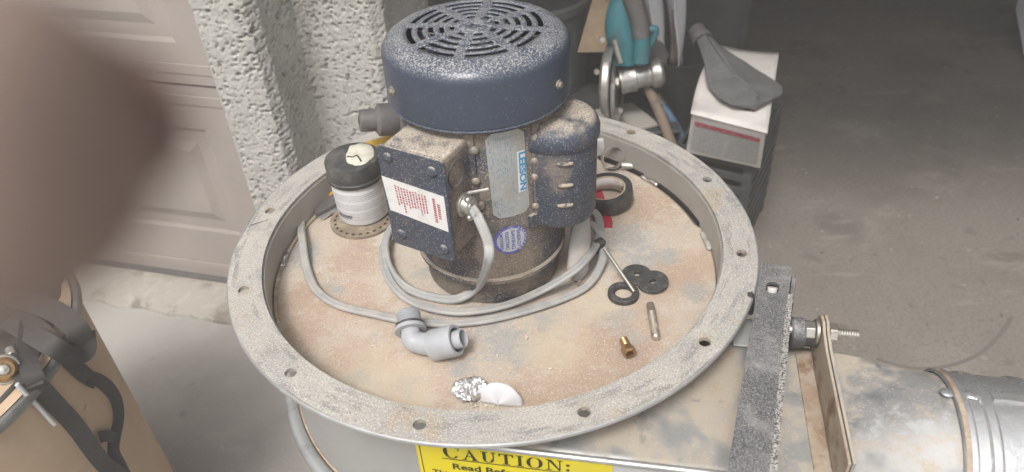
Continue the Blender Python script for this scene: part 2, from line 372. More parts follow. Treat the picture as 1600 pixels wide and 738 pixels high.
# ------------------------------------------------------------------ helpers: meshes
class MB:
    def __init__(s):
        s.v, s.f, s.m = [], [], []

    def add(s, vs, fs, mi=0):
        n = len(s.v)
        s.v += [V(v) for v in vs]
        s.f += [[i + n for i in f] for f in fs]
        s.m += [mi] * len(fs)
        return s

    def box(s, c, size, ax=None, mi=0):
        ax = ax or (V((1, 0, 0)), V((0, 1, 0)), V((0, 0, 1)))
        c = V(c)
        h = [a * (q / 2) for a, q in zip(ax, size)]
        vs = [c + h[0] * i + h[1] * j + h[2] * k for k in (-1, 1) for j in (-1, 1) for i in (-1, 1)]
        return s.add(vs, [(0, 2, 3, 1), (4, 5, 7, 6), (0, 1, 5, 4), (2, 6, 7, 3), (0, 4, 6, 2), (1, 3, 7, 5)], mi)

    def lathe(s, prof, n=48, o=(0, 0, 0), ax=None, mi=0, cap0=False, cap1=False, a0=0, a1=2 * math.pi):
        ax = ax or (V((1, 0, 0)), V((0, 1, 0)), V((0, 0, 1)))
        o = V(o)
        full = abs(a1 - a0 - 2 * math.pi) < 1e-6
        k = n if full else n + 1
        vs = []
        for r, z in prof:
            for i in range(k):
                a = a0 + (a1 - a0) * i / n
                vs.append(o + ax[0] * (r * math.cos(a)) + ax[1] * (r * math.sin(a)) + ax[2] * z)
        fs = []
        for j in range(len(prof) - 1):
            for i in range(n):
                i2 = (i + 1) % k
                fs.append((j * k + i, j * k + i2, (j + 1) * k + i2, (j + 1) * k + i))
        if cap0:
            fs.append(tuple(reversed(range(k))))
        if cap1:
            fs.append(tuple(range((len(prof) - 1) * k, len(prof) * k)))
        return s.add(vs, fs, mi)

    def cyl(s, p0, p1, r0, r1=None, n=24, cap=True, mi=0, chamfer=0):
        p0, p1 = V(p0), V(p1)
        r1 = r0 if r1 is None else r1
        L = (p1 - p0).length
        z = (p1 - p0) / L
        ax = frame(z)
        prof = [(r0, 0), (r1, L)]
        if chamfer:
            prof = [(r0 - chamfer, 0), (r0, chamfer), (r1, L - chamfer), (r1 - chamfer, L)]
        return s.lathe(prof, n, p0, ax, mi, cap, cap)

    def tube(s, pts, prof, closed=False, mi=0, up=V((0, 0, 1)), scale=None, twist=None):
        """sweep a 2D profile (side, up) along pts"""
        n = len(pts)
        k = len(prof)
        vs = []
        for i in range(n):
            a = pts[i - 1] if (i > 0 or closed) else pts[i]
            b = pts[(i + 1) % n] if (i < n - 1 or closed) else pts[i]
            t = (V(b) - V(a)).normalized()
            u0 = up[i] if isinstance(up, list) else up
            sd = t.cross(u0)
            if sd.length < 1e-4:
                sd = t.cross(V((0, 1, 0)))
            sd.normalize()
            uu = sd.cross(t).normalized()
            q = scale[i] if scale else 1
            for (x, y) in prof:
                vs.append(V(pts[i]) + sd * (x * q) + uu * (y * q))
        fs = []
        for i in range(n if closed else n - 1):
            i2 = (i + 1) % n
            for j in range(k):
                j2 = (j + 1) % k
                fs.append((i * k + j, i * k + j2, i2 * k + j2, i2 * k + j))
        if not closed:
            fs.append(tuple(range(k)))
            fs.append(tuple(reversed(range((n - 1) * k, n * k))))
        return s.add(vs, fs, mi)

    def prism(s, poly, fr, h, mi=0, o=(0, 0, 0)):
        """poly 2D in frame (a,b), extruded along c by h"""
        o = V(o)
        k = len(poly)
        vs = [o + fr[0] * x + fr[1] * y for x, y in poly] + [o + fr[0] * x + fr[1] * y + fr[2] * h for x, y in poly]
        fs = [tuple(reversed(range(k))), tuple(range(k, 2 * k))] + [(i, (i + 1) % k, (i + 1) % k + k, i + k) for i in range(k)]
        return s.add(vs, fs, mi)

    def grid(s, fn, nu, nv, mi=0):
        vs = [fn(i / nu, j / nv) for j in range(nv + 1) for i in range(nu + 1)]
        fs = [(j * (nu + 1) + i, j * (nu + 1) + i + 1, (j + 1) * (nu + 1) + i + 1, (j + 1) * (nu + 1) + i) for j in range(nv) for i in range(nu)]
        return s.add(vs, fs, mi)


def frame(z):
    z = V(z).normalized()
    a = V((0, 0, 1)) if abs(z.z) < .9 else V((1, 0, 0))
    x = a.cross(z).normalized()
    return (x, z.cross(x).normalized(), z)


def circ(r, n=12, ry=None):
    ry = r if ry is None else ry
    return [(r * math.cos(2 * math.pi * i / n), ry * math.sin(2 * math.pi * i / n)) for i in range(n)]


def spline(pts, n=10, closed=False):
    pts = [V(p) for p in pts]
    out = []
    m = len(pts)
    for i in range(m if closed else m - 1):
        p1, p2 = pts[i], pts[(i + 1) % m]
        p0 = pts[i - 1] if (i > 0 or closed) else p1 * 2 - p2
        p3 = pts[(i + 2) % m] if (i < m - 2 or closed) else p2 * 2 - p1
        for k in range(n):
            t = k / n
            out.append(.5 * ((2 * p1) + (p2 - p0) * t + (2 * p0 - 5 * p1 + 4 * p2 - p3) * t * t + (3 * p1 - p0 - 3 * p2 + p3) * t ** 3))
    if not closed:
        out.append(pts[-1])
    return out


def obj(name, mb, mats, parent=None, smooth=35, bevel=0, seg=2, subsurf=0, solid=0, fix=True):
    me = bpy.data.meshes.new(name)
    me.from_pydata([tuple(v) for v in mb.v], [], [tuple(f) for f in mb.f])
    mats = mats if isinstance(mats, (list, tuple)) else [mats]
    for m in mats:
        me.materials.append(m)
    me.polygons.foreach_set('material_index', mb.m)
    if fix:
        bm = bmesh.new()
        bm.from_mesh(me)
        bmesh.ops.recalc_face_normals(bm, faces=bm.faces)
        bm.to_mesh(me)
        bm.free()
    if smooth:
        me.polygons.foreach_set('use_smooth', [True] * len(me.polygons))
        me.set_sharp_from_angle(angle=R(smooth))
    me.update()
    o = bpy.data.objects.new(name, me)
    COL.objects.link(o)
    if parent is not None:
        o.parent = parent
        o.matrix_parent_inverse = parent.matrix_world.inverted()
    if solid:
        md = o.modifiers.new('thickness', 'SOLIDIFY')
        md.thickness = solid
        md.offset = 0
    if bevel:
        md = o.modifiers.new('bevel', 'BEVEL')
        md.width = bevel
        md.segments = seg
        md.limit_method = 'ANGLE'
        md.angle_limit = R(40)
    if subsurf:
        md = o.modifiers.new('subdivision', 'SUBSURF')
        md.levels = subsurf
        md.render_levels = subsurf
    return o


def tag(o, label, cat=None, group=None, kind=None):
    if label:
        o['label'] = label
    if cat:
        o['category'] = cat
    if group:
        o['group'] = group
    if kind:
        o['kind'] = kind
    return o


def thing(name, label, cat, loc=(0, 0, 0), group=None):
    o = bpy.data.objects.new(name, None)
    o.empty_display_size = .05
    COL.objects.link(o)
    o.location = loc
    o.matrix_world = Matrix.Translation(V(loc))
    return tag(o, label, cat, group)


def struct(o):
    o['kind'] = 'structure'
    return o


def text2d(s, size, bold=0.0, align='LEFT', sx=1.0):
    cu = bpy.data.curves.new('txt', 'FONT')
    cu.body = s
    cu.size = size
    cu.offset = bold * size
    cu.align_x = align
    cu.resolution_u = 3
    o = bpy.data.objects.new('txt', cu)
    COL.objects.link(o)
    dg = bpy.context.evaluated_depsgraph_get()
    me = o.evaluated_get(dg).to_mesh()
    vs = [(v.co.x * sx, v.co.y) for v in me.vertices]
    fs = [tuple(p.vertices) for p in me.polygons]
    o.evaluated_get(dg).to_mesh_clear()
    bpy.data.objects.remove(o)
    bpy.data.curves.remove(cu)
    return vs, fs


def place2d(mb, vf, fn, mi):
    mb.add([fn(x, y) for x, y in vf[0]], vf[1], mi)


# ================================================================== SETTING
# --- facade frame: door plane through two points of the door's foot line
DA, DB = px(137, 406, -.76), px(360, 439, -.76)
FD = (DB - DA).normalized()                      # along the facade, to the right
FN = V((FD.y, -FD.x, 0))                         # out of the garage, towards the viewer
ZU = V((0, 0, 1))
FO = V((DB.x, DB.y, 0))


def fac(u, dpt, z):                              # facade coordinates: along, in front of the door plane, height
    p = FO + FD * u + FN * dpt
    return V((p.x, p.y, z))


def facuv(x, y, dpt):                            # pixel -> (u, z) on the plane dpt in front of the door
    p = pxP(x, y, FO + FN * dpt, FN)
    return (p - FO).dot(FD), p.z


g = MB().grid(lambda a, b: V((-7 + 14 * a, -7 + 9 * b, GZ)), 4, 4)
struct(obj('driveway', g, M_drive))
g = MB()
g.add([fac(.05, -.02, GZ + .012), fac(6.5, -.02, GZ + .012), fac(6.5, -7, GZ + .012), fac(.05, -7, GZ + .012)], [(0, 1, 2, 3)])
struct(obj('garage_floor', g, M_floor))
g = MB()
sk = spline([px(x, y, GZ + .0135) for x, y in ((1370, 560), (1420, 575), (1480, 572), (1530, 553), (1565, 520), (1582, 495))], 8)
g.tube(sk, [(-.004, -.001), (.004, -.001), (.0035, .0008), (-.0035, .0008)])
o_ = obj('floor_mark', g, mat('rubber_mark', (.185, .17, .15), .8), bpy.data.objects['garage_floor'], smooth=40)
# threshold: a low uneven concrete strip in front of the closed door
g = MB()
N = 90
rows = []
for i in range(N + 1):
    u = -1.6 + 2.6 * i / N
    e = .012 * mnoise.noise(V((u * 14, 3, 0))) + .006 * mnoise.noise(V((u * 60, 8, 0)))
    rows.append([fac(u, -.05, -.757), fac(u, .05, -.758), fac(u, .118 + e * .5, -.762 + .002 * mnoise.noise(V((u * 30, 0, 0)))), fac(u, .135 + e, -.768), fac(u, .140 + e, GZ - .01)])
vs = [p for r in rows for p in r]
fs = [(i * 5 + j, (i + 1) * 5 + j, (i + 1) * 5 + j + 1, i * 5 + j + 1) for i in range(N) for j in range(4)]
g.add(vs, fs)
struct(obj('door_threshold', g, M_curb, smooth=50))

# --- closed sectional garage door
door = thing('garage_door', 'closed beige sectional garage door with raised panels beside the stucco pier', 'garage door', fac(-.6, 0, -.76))
uT, zT = facuv(345, 205, 0)
uB, zB = facuv(358, 366, 0)
uR = (uT + uB) / 2
_, z1 = facuv(332, 137, 0)
_, z0 = facuv(325, 111, 0)
_, z2 = facuv(338, 162, 0)
_, zP = facuv(285, 68, 0)
secs = [(-.752, z1 - .003, zB, zT), (z1 + .003, z1 + .56, zP, zP + .34), (z1 + .566, z1 + 1.13, zP + .563, zP + .9), (z1 + 1.136, z1 + 1.69, zP + 1.126, zP + 1.46)]
for k, (za, zb, pa, pb) in enumerate(secs):
    g = MB()
    # skin: a frame of quads around two raised panels, each with a sunk sloped border
    us = [-2.4, uR - 1.13, uR - .62, uR - .54, uR, .42]
    lips = [za, za + .012, zb - .062, zb - .036, zb - .012, zb]
    zs = [za, pa, pb, zb]
    D0 = 0.0
    for i in range(5):
        for j in range(3):
            a, b, c, d = us[i], us[i + 1], zs[j], zs[j + 1]
            if j == 1 and i in (1, 3):
                lv = [(0, 0), (.010, -.004), (.038, -.004), (.062, .0025)]
                rings = []
                for ins, dp in lv:
                    rings.append([fac(a + ins, D0 + dp, c + ins), fac(b - ins, D0 + dp, c + ins), fac(b - ins, D0 + dp, d - ins), fac(a + ins, D0 + dp, d - ins)])
                vs = [p for r in rings for p in r]
                fs = [(q * 4 + e, q * 4 + (e + 1) % 4, q * 4 + 4 + (e + 1) % 4, q * 4 + 4 + e) for q in range(3) for e in range(4)]
                fs.append((12, 13, 14, 15))
                g.add(vs, fs)
            else:
                g.add([fac(a, D0, c), fac(b, D0, c), fac(b, D0, d), fac(a, D0, d)], [(0, 1, 2, 3)])
    # rails: shallow horizontal steps near the section joint
    for zr, dep in ((zb - .034, .0014), (za + .036, .0014)):
        g.box(fac(-.99, .001, zr), (2.81, dep * 2, .024), (FD, FN, ZU))
    g.box(fac(-.99, -.02, (za + zb) / 2), (2.82, .03, zb - za), (FD, FN, ZU))
    obj('door_section', g, M_door, door, smooth=0, bevel=.0012, seg=1)
g = MB().box(fac(-.99, .004, -.756), (2.8, .02, .014), (FD, FN, ZU))
obj('weather_seal', g, M_gtool, door, smooth=0, bevel=.002)

# --- stucco pier between the two openings
pier = thing('stucco_pier', 'rough off-white stucco pier between closed door and open garage', 'wall', fac(.1, .1, -.76))
D1 = .17
uL, _ = facuv(340, 165, D1)
uC, _ = facuv(431, 180, D1)
D2 = .02
for _k in range(40):                             # depth of the recess: the crease sits at pixel 507,210
    uu, _ = facuv(506, 200, D2)
    D2 += .5 * (uu - uC) * -.4
D2 = max(-.1, min(.12, D2))
uE, _ = facuv(598, 60, D2)


def stucco(fn, nu, nv, amp=.0050):
    g = MB()
    pts = {}

    def f(a, b):
        p, n = fn(a, b)
        q = p * 1.2
        t = mnoise.noise(V((q.x * 16 + 9, q.y * 16, q.z * 22 + 5)))
        h = mnoise.noise(V((q.x * 230, q.y * 230, q.z * 260))) * .22 + mnoise.noise(V((q.x * 55, q.y * 55, q.z * 80))) * .13
        m = V((q.x * 34, q.y * 34, q.z * 62 + 3 * t))
        k = V((q.x * 95 + 4, q.y * 95, q.z * 170)) + V((1, 1, 1)) * (1.2 * mnoise.noise(m))
        pit = max(0, mnoise.noise(k) - .30 + .22 * mnoise.noise(m * .5))
        k2 = V((q.x * 190 + 7, q.y * 190, q.z * 260))
        pit = 2.2 * pit + .8 * max(0, mnoise.noise(k2) - .34)
        return p + n * (amp * (h - 2.7 * pit + .22 * t))
    g.grid(f, nu, nv)
    return g


ZLO, ZHI = GZ, 1.0
path = [(uL, -.1), (uL, D1 - .012), (uL + .012, D1), (uC - .035, D1), (uC - .012, D1 - .008), (uC, D1 - .03), (uC, D2 + .012), (uC + .012, D2), (uE - .02, D2), (uE, D2 - .02), (uE, D2 - .25)]
# resample the outline by arc length
seg = [0]
for a, b in zip(path, path[1:]):
    seg.append(seg[-1] + math.hypot(b[0] - a[0], b[1] - a[1]))


def onpath(t):
    L = t * seg[-1]
    for i in range(len(path) - 1):
        if L <= seg[i + 1] + 1e-9:
            k = (L - seg[i]) / max(1e-9, seg[i + 1] - seg[i])
            a, b = path[i], path[i + 1]
            u, d = a[0] + (b[0] - a[0]) * k, a[1] + (b[1] - a[1]) * k
            tx, ty = b[0] - a[0], b[1] - a[1]
            l = math.hypot(tx, ty)
            return u, d, (FD * (-ty / l) * -1 * -1 + FN * (tx / l))
    return path[-1][0], path[-1][1], FD


def pf(a, b):
    u, d, n = onpath(a)
    return fac(u, d, ZLO + (ZHI - ZLO) * b), n


obj('stucco_face', stucco(pf, 420, 640), M_stucco, pier, smooth=180, fix=False)
g = MB().box(fac((uL + uE) / 2, -.1, (ZLO + ZHI) / 2), (uE - uL - .03, .22, ZHI - ZLO - .01), (FD, FN, ZU))
obj('pier_core', g, M_stucco, pier, smooth=0)

# --- garage shell that keeps the sky off the floor (header, ceiling, far walls)
struct(obj('garage_header', MB().box(fac(2.0, .1, 1.55), (12, .2, 1.1), (FD, FN, ZU)), M_stucco, smooth=0))
struct(obj('garage_ceiling', MB().box(fac(3.2, -3.6, 1.65), (8.6, 7.0, .1), (FD, FN, ZU)), M_shell, smooth=0))
struct(obj('garage_back_wall', MB().box(fac(3.2, -7.1, .4), (8.6, .1, 2.5), (FD, FN, ZU)), M_shell, smooth=0))
struct(obj('garage_right_wall', MB().box(fac(6.5, -3.5, .4), (.1, 6.9, 2.5), (FD, FN, ZU)), M_shell, smooth=0))
struct(obj('garage_left_wall', MB().box(fac(uE - .20, -3.5, .4), (.08, 6.5, 2.5), (FD, FN, ZU)), M_shell, smooth=0))

# ================================================================== BLOWER
RO, RI, PZ = .300, .2637, -.045
blower = thing('blower_housing', 'round galvanised blower housing with dusty bolt flange and side outlet', 'dust blower', (0, 0, -.21))


def pol(r, a, z):
    return V((r * math.cos(a), r * math.sin(a), z))


# flange: annulus with twelve real bolt holes
g = MB()
HR, HA, HRr = .2832, R(-14.0), .0062
T = .0045
for k in range(12):
    ac = HA + k * R(30)
    bd = []
    NA = 9
    for i in range(NA):
        bd.append((RO, ac - R(15) + R(30) * i / (NA - 1)))
    for i in range(1, 4):
        bd.append((RO + (RI - RO) * i / 4, ac + R(15)))
    for i in range(NA):
        bd.append((RI, ac + R(15) - R(30) * i / (NA - 1)))
    for i in range(1, 4):
        bd.append((RI + (RO - RI) * i / 4, ac - R(15)))
    c = pol(HR, ac, 0)
    n = len(bd)
    up_, dn_, hu, hd = [], [], [], []
    for r, a in bd:
        p = pol(r, a, 0)
        wob = .0008 * mnoise.noise(V((p.x * 14, p.y * 14, 0))) - .0009 * ((r - RI) / (RO - RI)) * (mnoise.noise(V((p.x * 7, p.y * 7, 4))) + .3)
        h = c + (p - c).normalized() * HRr
        up_.append(p + V((0, 0, wob)))
        dn_.append(p + V((0, 0, wob - T)))
        hu.append(h + V((0, 0, 0)))
        hd.append(h + V((0, 0, -T)))
    vs = up_ + hu + hd + dn_
    fs = []
    for i in range(n):
        j = (i + 1) % n
        fs += [(i, j, n + j, n + i), (n + i, n + j, 2 * n + j, 2 * n + i), (2 * n + i, 2 * n + j, 3 * n + j, 3 * n + i)]
        if i < NA - 1 or (NA + 2 < i < 2 * NA + 2):
            fs.append((i, 3 * n + i, 3 * n + j, j))
    g.add(vs, fs)
bm_fl = obj('bolt_flange', g, M_flange, blower, smooth=40, fix=True)
# bright rolled outer edge of the flange
pts = [pol(RO - .0004, R(360 * i / 180), -.0028) for i in range(180)]
obj('flange_edge', MB().tube(pts, circ(.0025, 8), closed=True), M_galv, blower)
# wall below the flange
M_wall = mat('inner_wall_metal', (.43, .42, .385), .5, .12, layers=[dict(color=(.36, .35, .32), scale=10, lo=.4, hi=.62), dict(color=(.42, .37, .30), scale=16, lo=.55, hi=.68, off=4, fac=.6)], bump=[(20, .15, .003)])
M_side = mat('grey_painted_side', (.38, .382, .368), .5, .15, layers=[dict(color=(.34, .34, .33), scale=7, lo=.4, hi=.62), dict(color=(.36, .35, .325), scale=26, lo=.52, hi=.68, fac=.6)], bump=[(12, .1, .004)])
prof = [(RI - .0010, -.0046), (RI - .0010, -.2), (RI, -.2), (RI, -.0046)]
obj('housing_wall', MB().lathe(prof + [prof[0]], 144), M_side, blower)
prof = [(RI - .0032, -.0052), (RI - .0032, PZ - .012)]
g = MB().lathe([(RI - .0022, -.0048), (RI - .0022, PZ - .02), (RI - .0013, PZ - .02), (RI - .0013, -.0048), (RI - .0022, -.0048)], 144)
obj('flange_collar', g, M_wall, blower)
# bottom of the housing and its rolled rim
obj('housing_floor', MB().cyl((0, 0, -.204), (0, 0, -.2005), RI + .004, n=96), M_side, blower)
pts = [pol(.2735, R(360 * i / 180), -.2) for i in range(180)]
M_bead = mat('galvanised_bead', (.50, .52, .52), .35, .6, layers=[dict(color=(.40, .42, .42), scale=30, lo=.45, hi=.62), dict(color=(.40, .33, .25), scale=14, lo=.62, hi=.72, fac=.6)], bump=[(60, .1, .002)])
obj('rolled_rim', MB().tube(pts, circ(.0095, 14), closed=True), M_bead, blower)
pts = [pol(.2645, R(360 * i / 180), -.1915) for i in range(180)]
obj('rim_seam', MB().tube(pts, circ(.0018, 8), closed=True), M_rust, blower)

# pedestal that carries the blower, below the frame of the photograph
obj('pedestal', MB().lathe([(.0001, GZ + .001), (.20, GZ + .001), (.20, GZ + .012), (.12, GZ + .014), (.105, GZ + .03), (.105, -.225), (.16, -.2055), (.0001, -.2055)], 48), M_side, blower, smooth=30)

# motor plate, dished and dusty, with a raised edge and slots left open at the back
g = MB()
NR, NT_ = 14, 144
gaps = [(R(9), R(31)), (R(37), R(54))]


def redge(a):
    a = (a + math.pi) % (2 * math.pi) - math.pi
    for lo, hi in gaps:
        if lo <= a <= hi:
            return .2548
    return .2597


prof_r = [0, .05, .09, .13, .17, .20, .225, .238, .245, .2495, .252]
vs = []
for j, r in enumerate(prof_r):
    for i in range(NT_):
        a = 2 * math.pi * i / NT_
        rr = r if r < .25 else redge(a) - (.0025 if r < .2515 else 0)
        z = PZ + .0012 * mnoise.noise(V((rr * 9 * math.cos(a), rr * 9 * math.sin(a), 2)))
        vs.append(pol(rr, a, z))
for i in range(NT_):                                     # folded edge
    a = 2 * math.pi * i / NT_
    vs.append(pol(redge(a) + .0008, a, PZ + .0022))
for i in range(NT_):
    a = 2 * math.pi * i / NT_
    vs.append(pol(redge(a) + .0016, a, PZ - .004))
fs = []
for j in range(len(prof_r) + 1):
    for i in range(NT_):
        i2 = (i + 1) % NT_
        fs.append((j * NT_ + i, j * NT_ + i2, (j + 1) * NT_ + i2, (j + 1) * NT_ + i))
g.add(vs, fs)
obj('motor_plate', g, M_plate, blower, smooth=50)


obj('plate_lip', MB().tube([pol(.2588, R(95 + i * 2), PZ + .0020) for i in range(96)], circ(.0024, 8)), mat('dusty_lip', (.46, .38, .29), .8, layers=[dict(color=(.30, .22, .16), scale=30, lo=.5, hi=.65), dict(color=(.6, .56, .5), scale=90, lo=.58, hi=.68)]), blower, smooth=60)
for lo, hi in gaps:                                      # dark strip painting the shade inside the open slots
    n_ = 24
    obj('slot_shade', MB().lathe([(RI - .0027, PZ - .002), (RI - .0027, PZ + .0055), (RI - .0023, PZ + .0062)], n_, a0=lo, a1=hi), M_hole, blower, smooth=30)


def blob(name, pts, r, m, parent, seedv=0, sq=.7):
    ps = spline(pts, 6)
    s = [r * (.75 + .5 * abs(mnoise.noise(V((i * .9, seedv, 1))))) for i in range(len(ps))]
    s[0] *= .3
    s[-1] *= .3
    return obj(name, MB().tube(ps, circ(1, 8, sq), scale=s), m, parent, smooth=80)


for k, (a0, a1) in enumerate(((30.5, 37.5), (54, 62), (172, 178), (-2, 6), (120, 126))):
    blob('weld_bead', [pol(.2590, R(a0 + (a1 - a0) * t / 3), PZ + .003 + .0015 * math.sin(t * 2.2)) for t in range(4)], .0042, M_weld if k < 3 else M_wall, blower, k)
blob('weld_bead', [px(390, 351, .001), px(402, 347, .001), px(418, 343, .001)], .0022, M_flange, blower, 9, .5)
blob('weld_bead', [px(425, 372, PZ + .02), px(440, 375, PZ + .006), px(452, 383, PZ + .003)], .0022, M_rust, blower, 5)

# outlet: rectangular spout leaving along OD, its top level with the plate
OD = V((.978, -.208, 0)).normalized()
ON = V((-.208, -.978, 0)).normalized()
NF, NB = .2645, .103


def out(s, n, z):
    p = OD * s + ON * n
    return V((p.x, p.y, z))


SE = .372
g = MB()
top = []
for i in range(25):
    n = NF - .0005 + (NB - NF) * i / 24
    top.append((math.sqrt(max(0, (RI + .0006) ** 2 - min(n, RI) ** 2)), n))
vs = []
NSEG = 12
for s0, n in top:
    for j in range(NSEG + 1):
        s = s0 + (SE - s0) * j / NSEG
        z = PZ + .0015 * mnoise.noise(V((s * 12, n * 12, 3)))
        vs.append(out(s, n, z))
fs = [(i * (NSEG + 1) + j, i * (NSEG + 1) + j + 1, (i + 1) * (NSEG + 1) + j + 1, (i + 1) * (NSEG + 1) + j) for i in range(24) for j in range(NSEG)]
g.add(vs, fs)
obj('outlet_top', g, M_outlet, blower, smooth=60, solid=.0016)
g = MB().add([out(.0, NF, PZ - .001), out(SE, NF, PZ - .001), out(SE, NF, -.2), out(0, NF, -.2)], [(0, 1, 2, 3)])
obj('outlet_front', g, M_side, blower, solid=.0016)
g = MB().add([out(.2436, NB, PZ - .001), out(SE, NB, PZ - .001), out(SE, NB, -.2), out(.2436, NB, -.2)], [(0, 1, 2, 3)])
obj('outlet_back', g, M_galv, blower, solid=.0016)
g = MB().add([out(.0, NF, -.2), out(SE, NF, -.2), out(SE, NB, -.2), out(.2, NB, -.2)], [(0, 1, 2, 3)])
obj('outlet_floor', g, M_side, blower, solid=.0016)
pts = [out(-.004 + (SE + .004) * i / 20, NF + .0012, PZ - .0008) for i in range(21)]
obj('folded_seam', MB().tube(pts, circ(.0032, 10)), M_galv, blower)
# pale tab at the back of the outlet next to the flange
g = MB().box(out(.292, NB - .012, PZ + .004), (.036, .040, .0022), (OD, ON, ZU))
obj('side_tab', g, mat('bright_zinc', (.66, .68, .68), .45, .2), blower, smooth=0, bevel=.0006)

# square to round transition and the duct collar
DRr, DN, DZ = .0795, .176, -.103
S0, S1 = SE, .475


def rectpt(a):
    c, s_ = math.cos(a), math.sin(a)
    hw, hh = (NF - NB) / 2, (PZ + .2) / 2
    k = min(hw / max(1e-6, abs(c)), hh / max(1e-6, abs(s_)))
    return ((NF + NB) / 2 + c * k, (PZ - .2) / 2 + s_ * k)


NTR, NAT = 12, 72
vs = []
for j in range(NTR + 1):
    t = j / NTR
    tt = t * t * (3 - 2 * t)
    for i in range(NAT):
        a = 2 * math.pi * i / NAT
        rn, rz = rectpt(a)
        cn, cz = DN + DRr * math.cos(a), DZ + DRr * math.sin(a)
        p = out(S0 - .004 + (S1 - S0 + .004) * t, rn + (cn - rn) * tt, rz + (cz - rz) * tt)
        vs.append(p)
fs = [(j * NAT + i, j * NAT + (i + 1) % NAT, (j + 1) * NAT + (i + 1) % NAT, (j + 1) * NAT + i) for j in range(NTR) for i in range(NAT)]
M_trans = mat('dusty_transition', (.47, .475, .48), .36, .5, layers=[
    dict(color=(.46, .40, .325), scale=30, lo=.30, hi=.50, off=2.9, rough=.85, metal=0, up=(.25, .75), detail=7),
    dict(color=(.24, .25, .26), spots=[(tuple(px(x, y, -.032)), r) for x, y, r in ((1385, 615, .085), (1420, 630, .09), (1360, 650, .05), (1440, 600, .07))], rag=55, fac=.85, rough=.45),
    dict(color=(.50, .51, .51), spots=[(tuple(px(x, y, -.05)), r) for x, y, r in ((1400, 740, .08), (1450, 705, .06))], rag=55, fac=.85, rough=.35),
    dict(color=(.6, .57, .52), scale=480, lo=.6, hi=.68, fac=.5, detail=2, up=(.3, .9))], bump=[(14, .12, .005)])
obj('outlet_transition', MB().add(vs, fs), M_trans, blower, smooth=60, solid=.0014)

duct = thing('duct_pipe', 'shiny round galvanised duct pipe joined to the blower outlet', 'duct', out(.6, DN, DZ - DRr))
AXD = (ON * -1, ZU, OD)
prof = []
S = S1 - .012
L_end = .95
r0 = DRr + .0022
for s, r in ((S, r0), (S + .003, r0 + .0028), (S + .010, r0 + .0028), (S + .013, r0), (S + .022, r0), (S + .024, r0 + .0022), (S + .030, r0 + .0022), (S + .033, r0),
             (S + .068, r0), (S + .071, r0 + .0018), (S + .076, r0 + .0018), (S + .079, r0), (S + .088, r0), (S + .091, r0 + .0016), (S + .096, r0), (.72, r0), (.723, r0 + .002), (.73, r0 + .002), (.733, r0), (L_end, r0)):
    prof.append((r, s))
M_ductd = M_duct
obj('pipe', MB().lathe(prof, 96, out(0, DN, DZ), AXD), M_duct, duct, smooth=25, solid=.0008)
obj('joint_band', MB().lathe([(r0 + .0026, S + .0015), (r0 + .0034, S + .003), (r0 + .0034, S + .0055), (r0 + .0026, S + .007)], 96, out(0, DN, DZ), AXD), M_rust, duct)
# lengthwise lock seam and two rivets
sa = R(84)
g = MB()
for i in range(2):
    pass
sv = AXD[0] * math.cos(sa) + AXD[1] * math.sin(sa)
tv = (AXD[0] * -math.sin(sa) + AXD[1] * math.cos(sa))
pts = [out(0, DN, DZ) + OD * (S + .034 + (L_end - S - .04) * i / 40) + sv * (r0 + .0012 + .0006 * math.sin(i * 1.7)) for i in range(41)]
g.tube(pts, [(-.0055, -.0012), (.0055, -.0012), (.0045, .0016), (-.0045, .0016)], up=sv)
obj('lock_seam', g, M_duct, duct, smooth=30)
for q in (-.004, .017):
    c = out(0, DN, DZ) + OD * (S + q) + (sv * math.cos(.02) + tv * .0) * (r0 + (.0012 if q < 0 else .001))
    f = frame(sv)
    g = MB().lathe([(.0060, 0), (.0058, .0008), (.0046, .0017), (.003, .0021), (0.0001, .0022)], 18, c, f)
    obj('rivet', g, M_duct, duct, smooth=60)

# --- yellow CAUTION label wrapping from the round wall on to the flat outlet side


def lab(u, v, lift=.0016):
    if u >= 0:
        return out(u, NF + lift, v)
    a = math.atan2(ON.y, ON.x) + u / NF
    return pol(NF + lift, a, v)


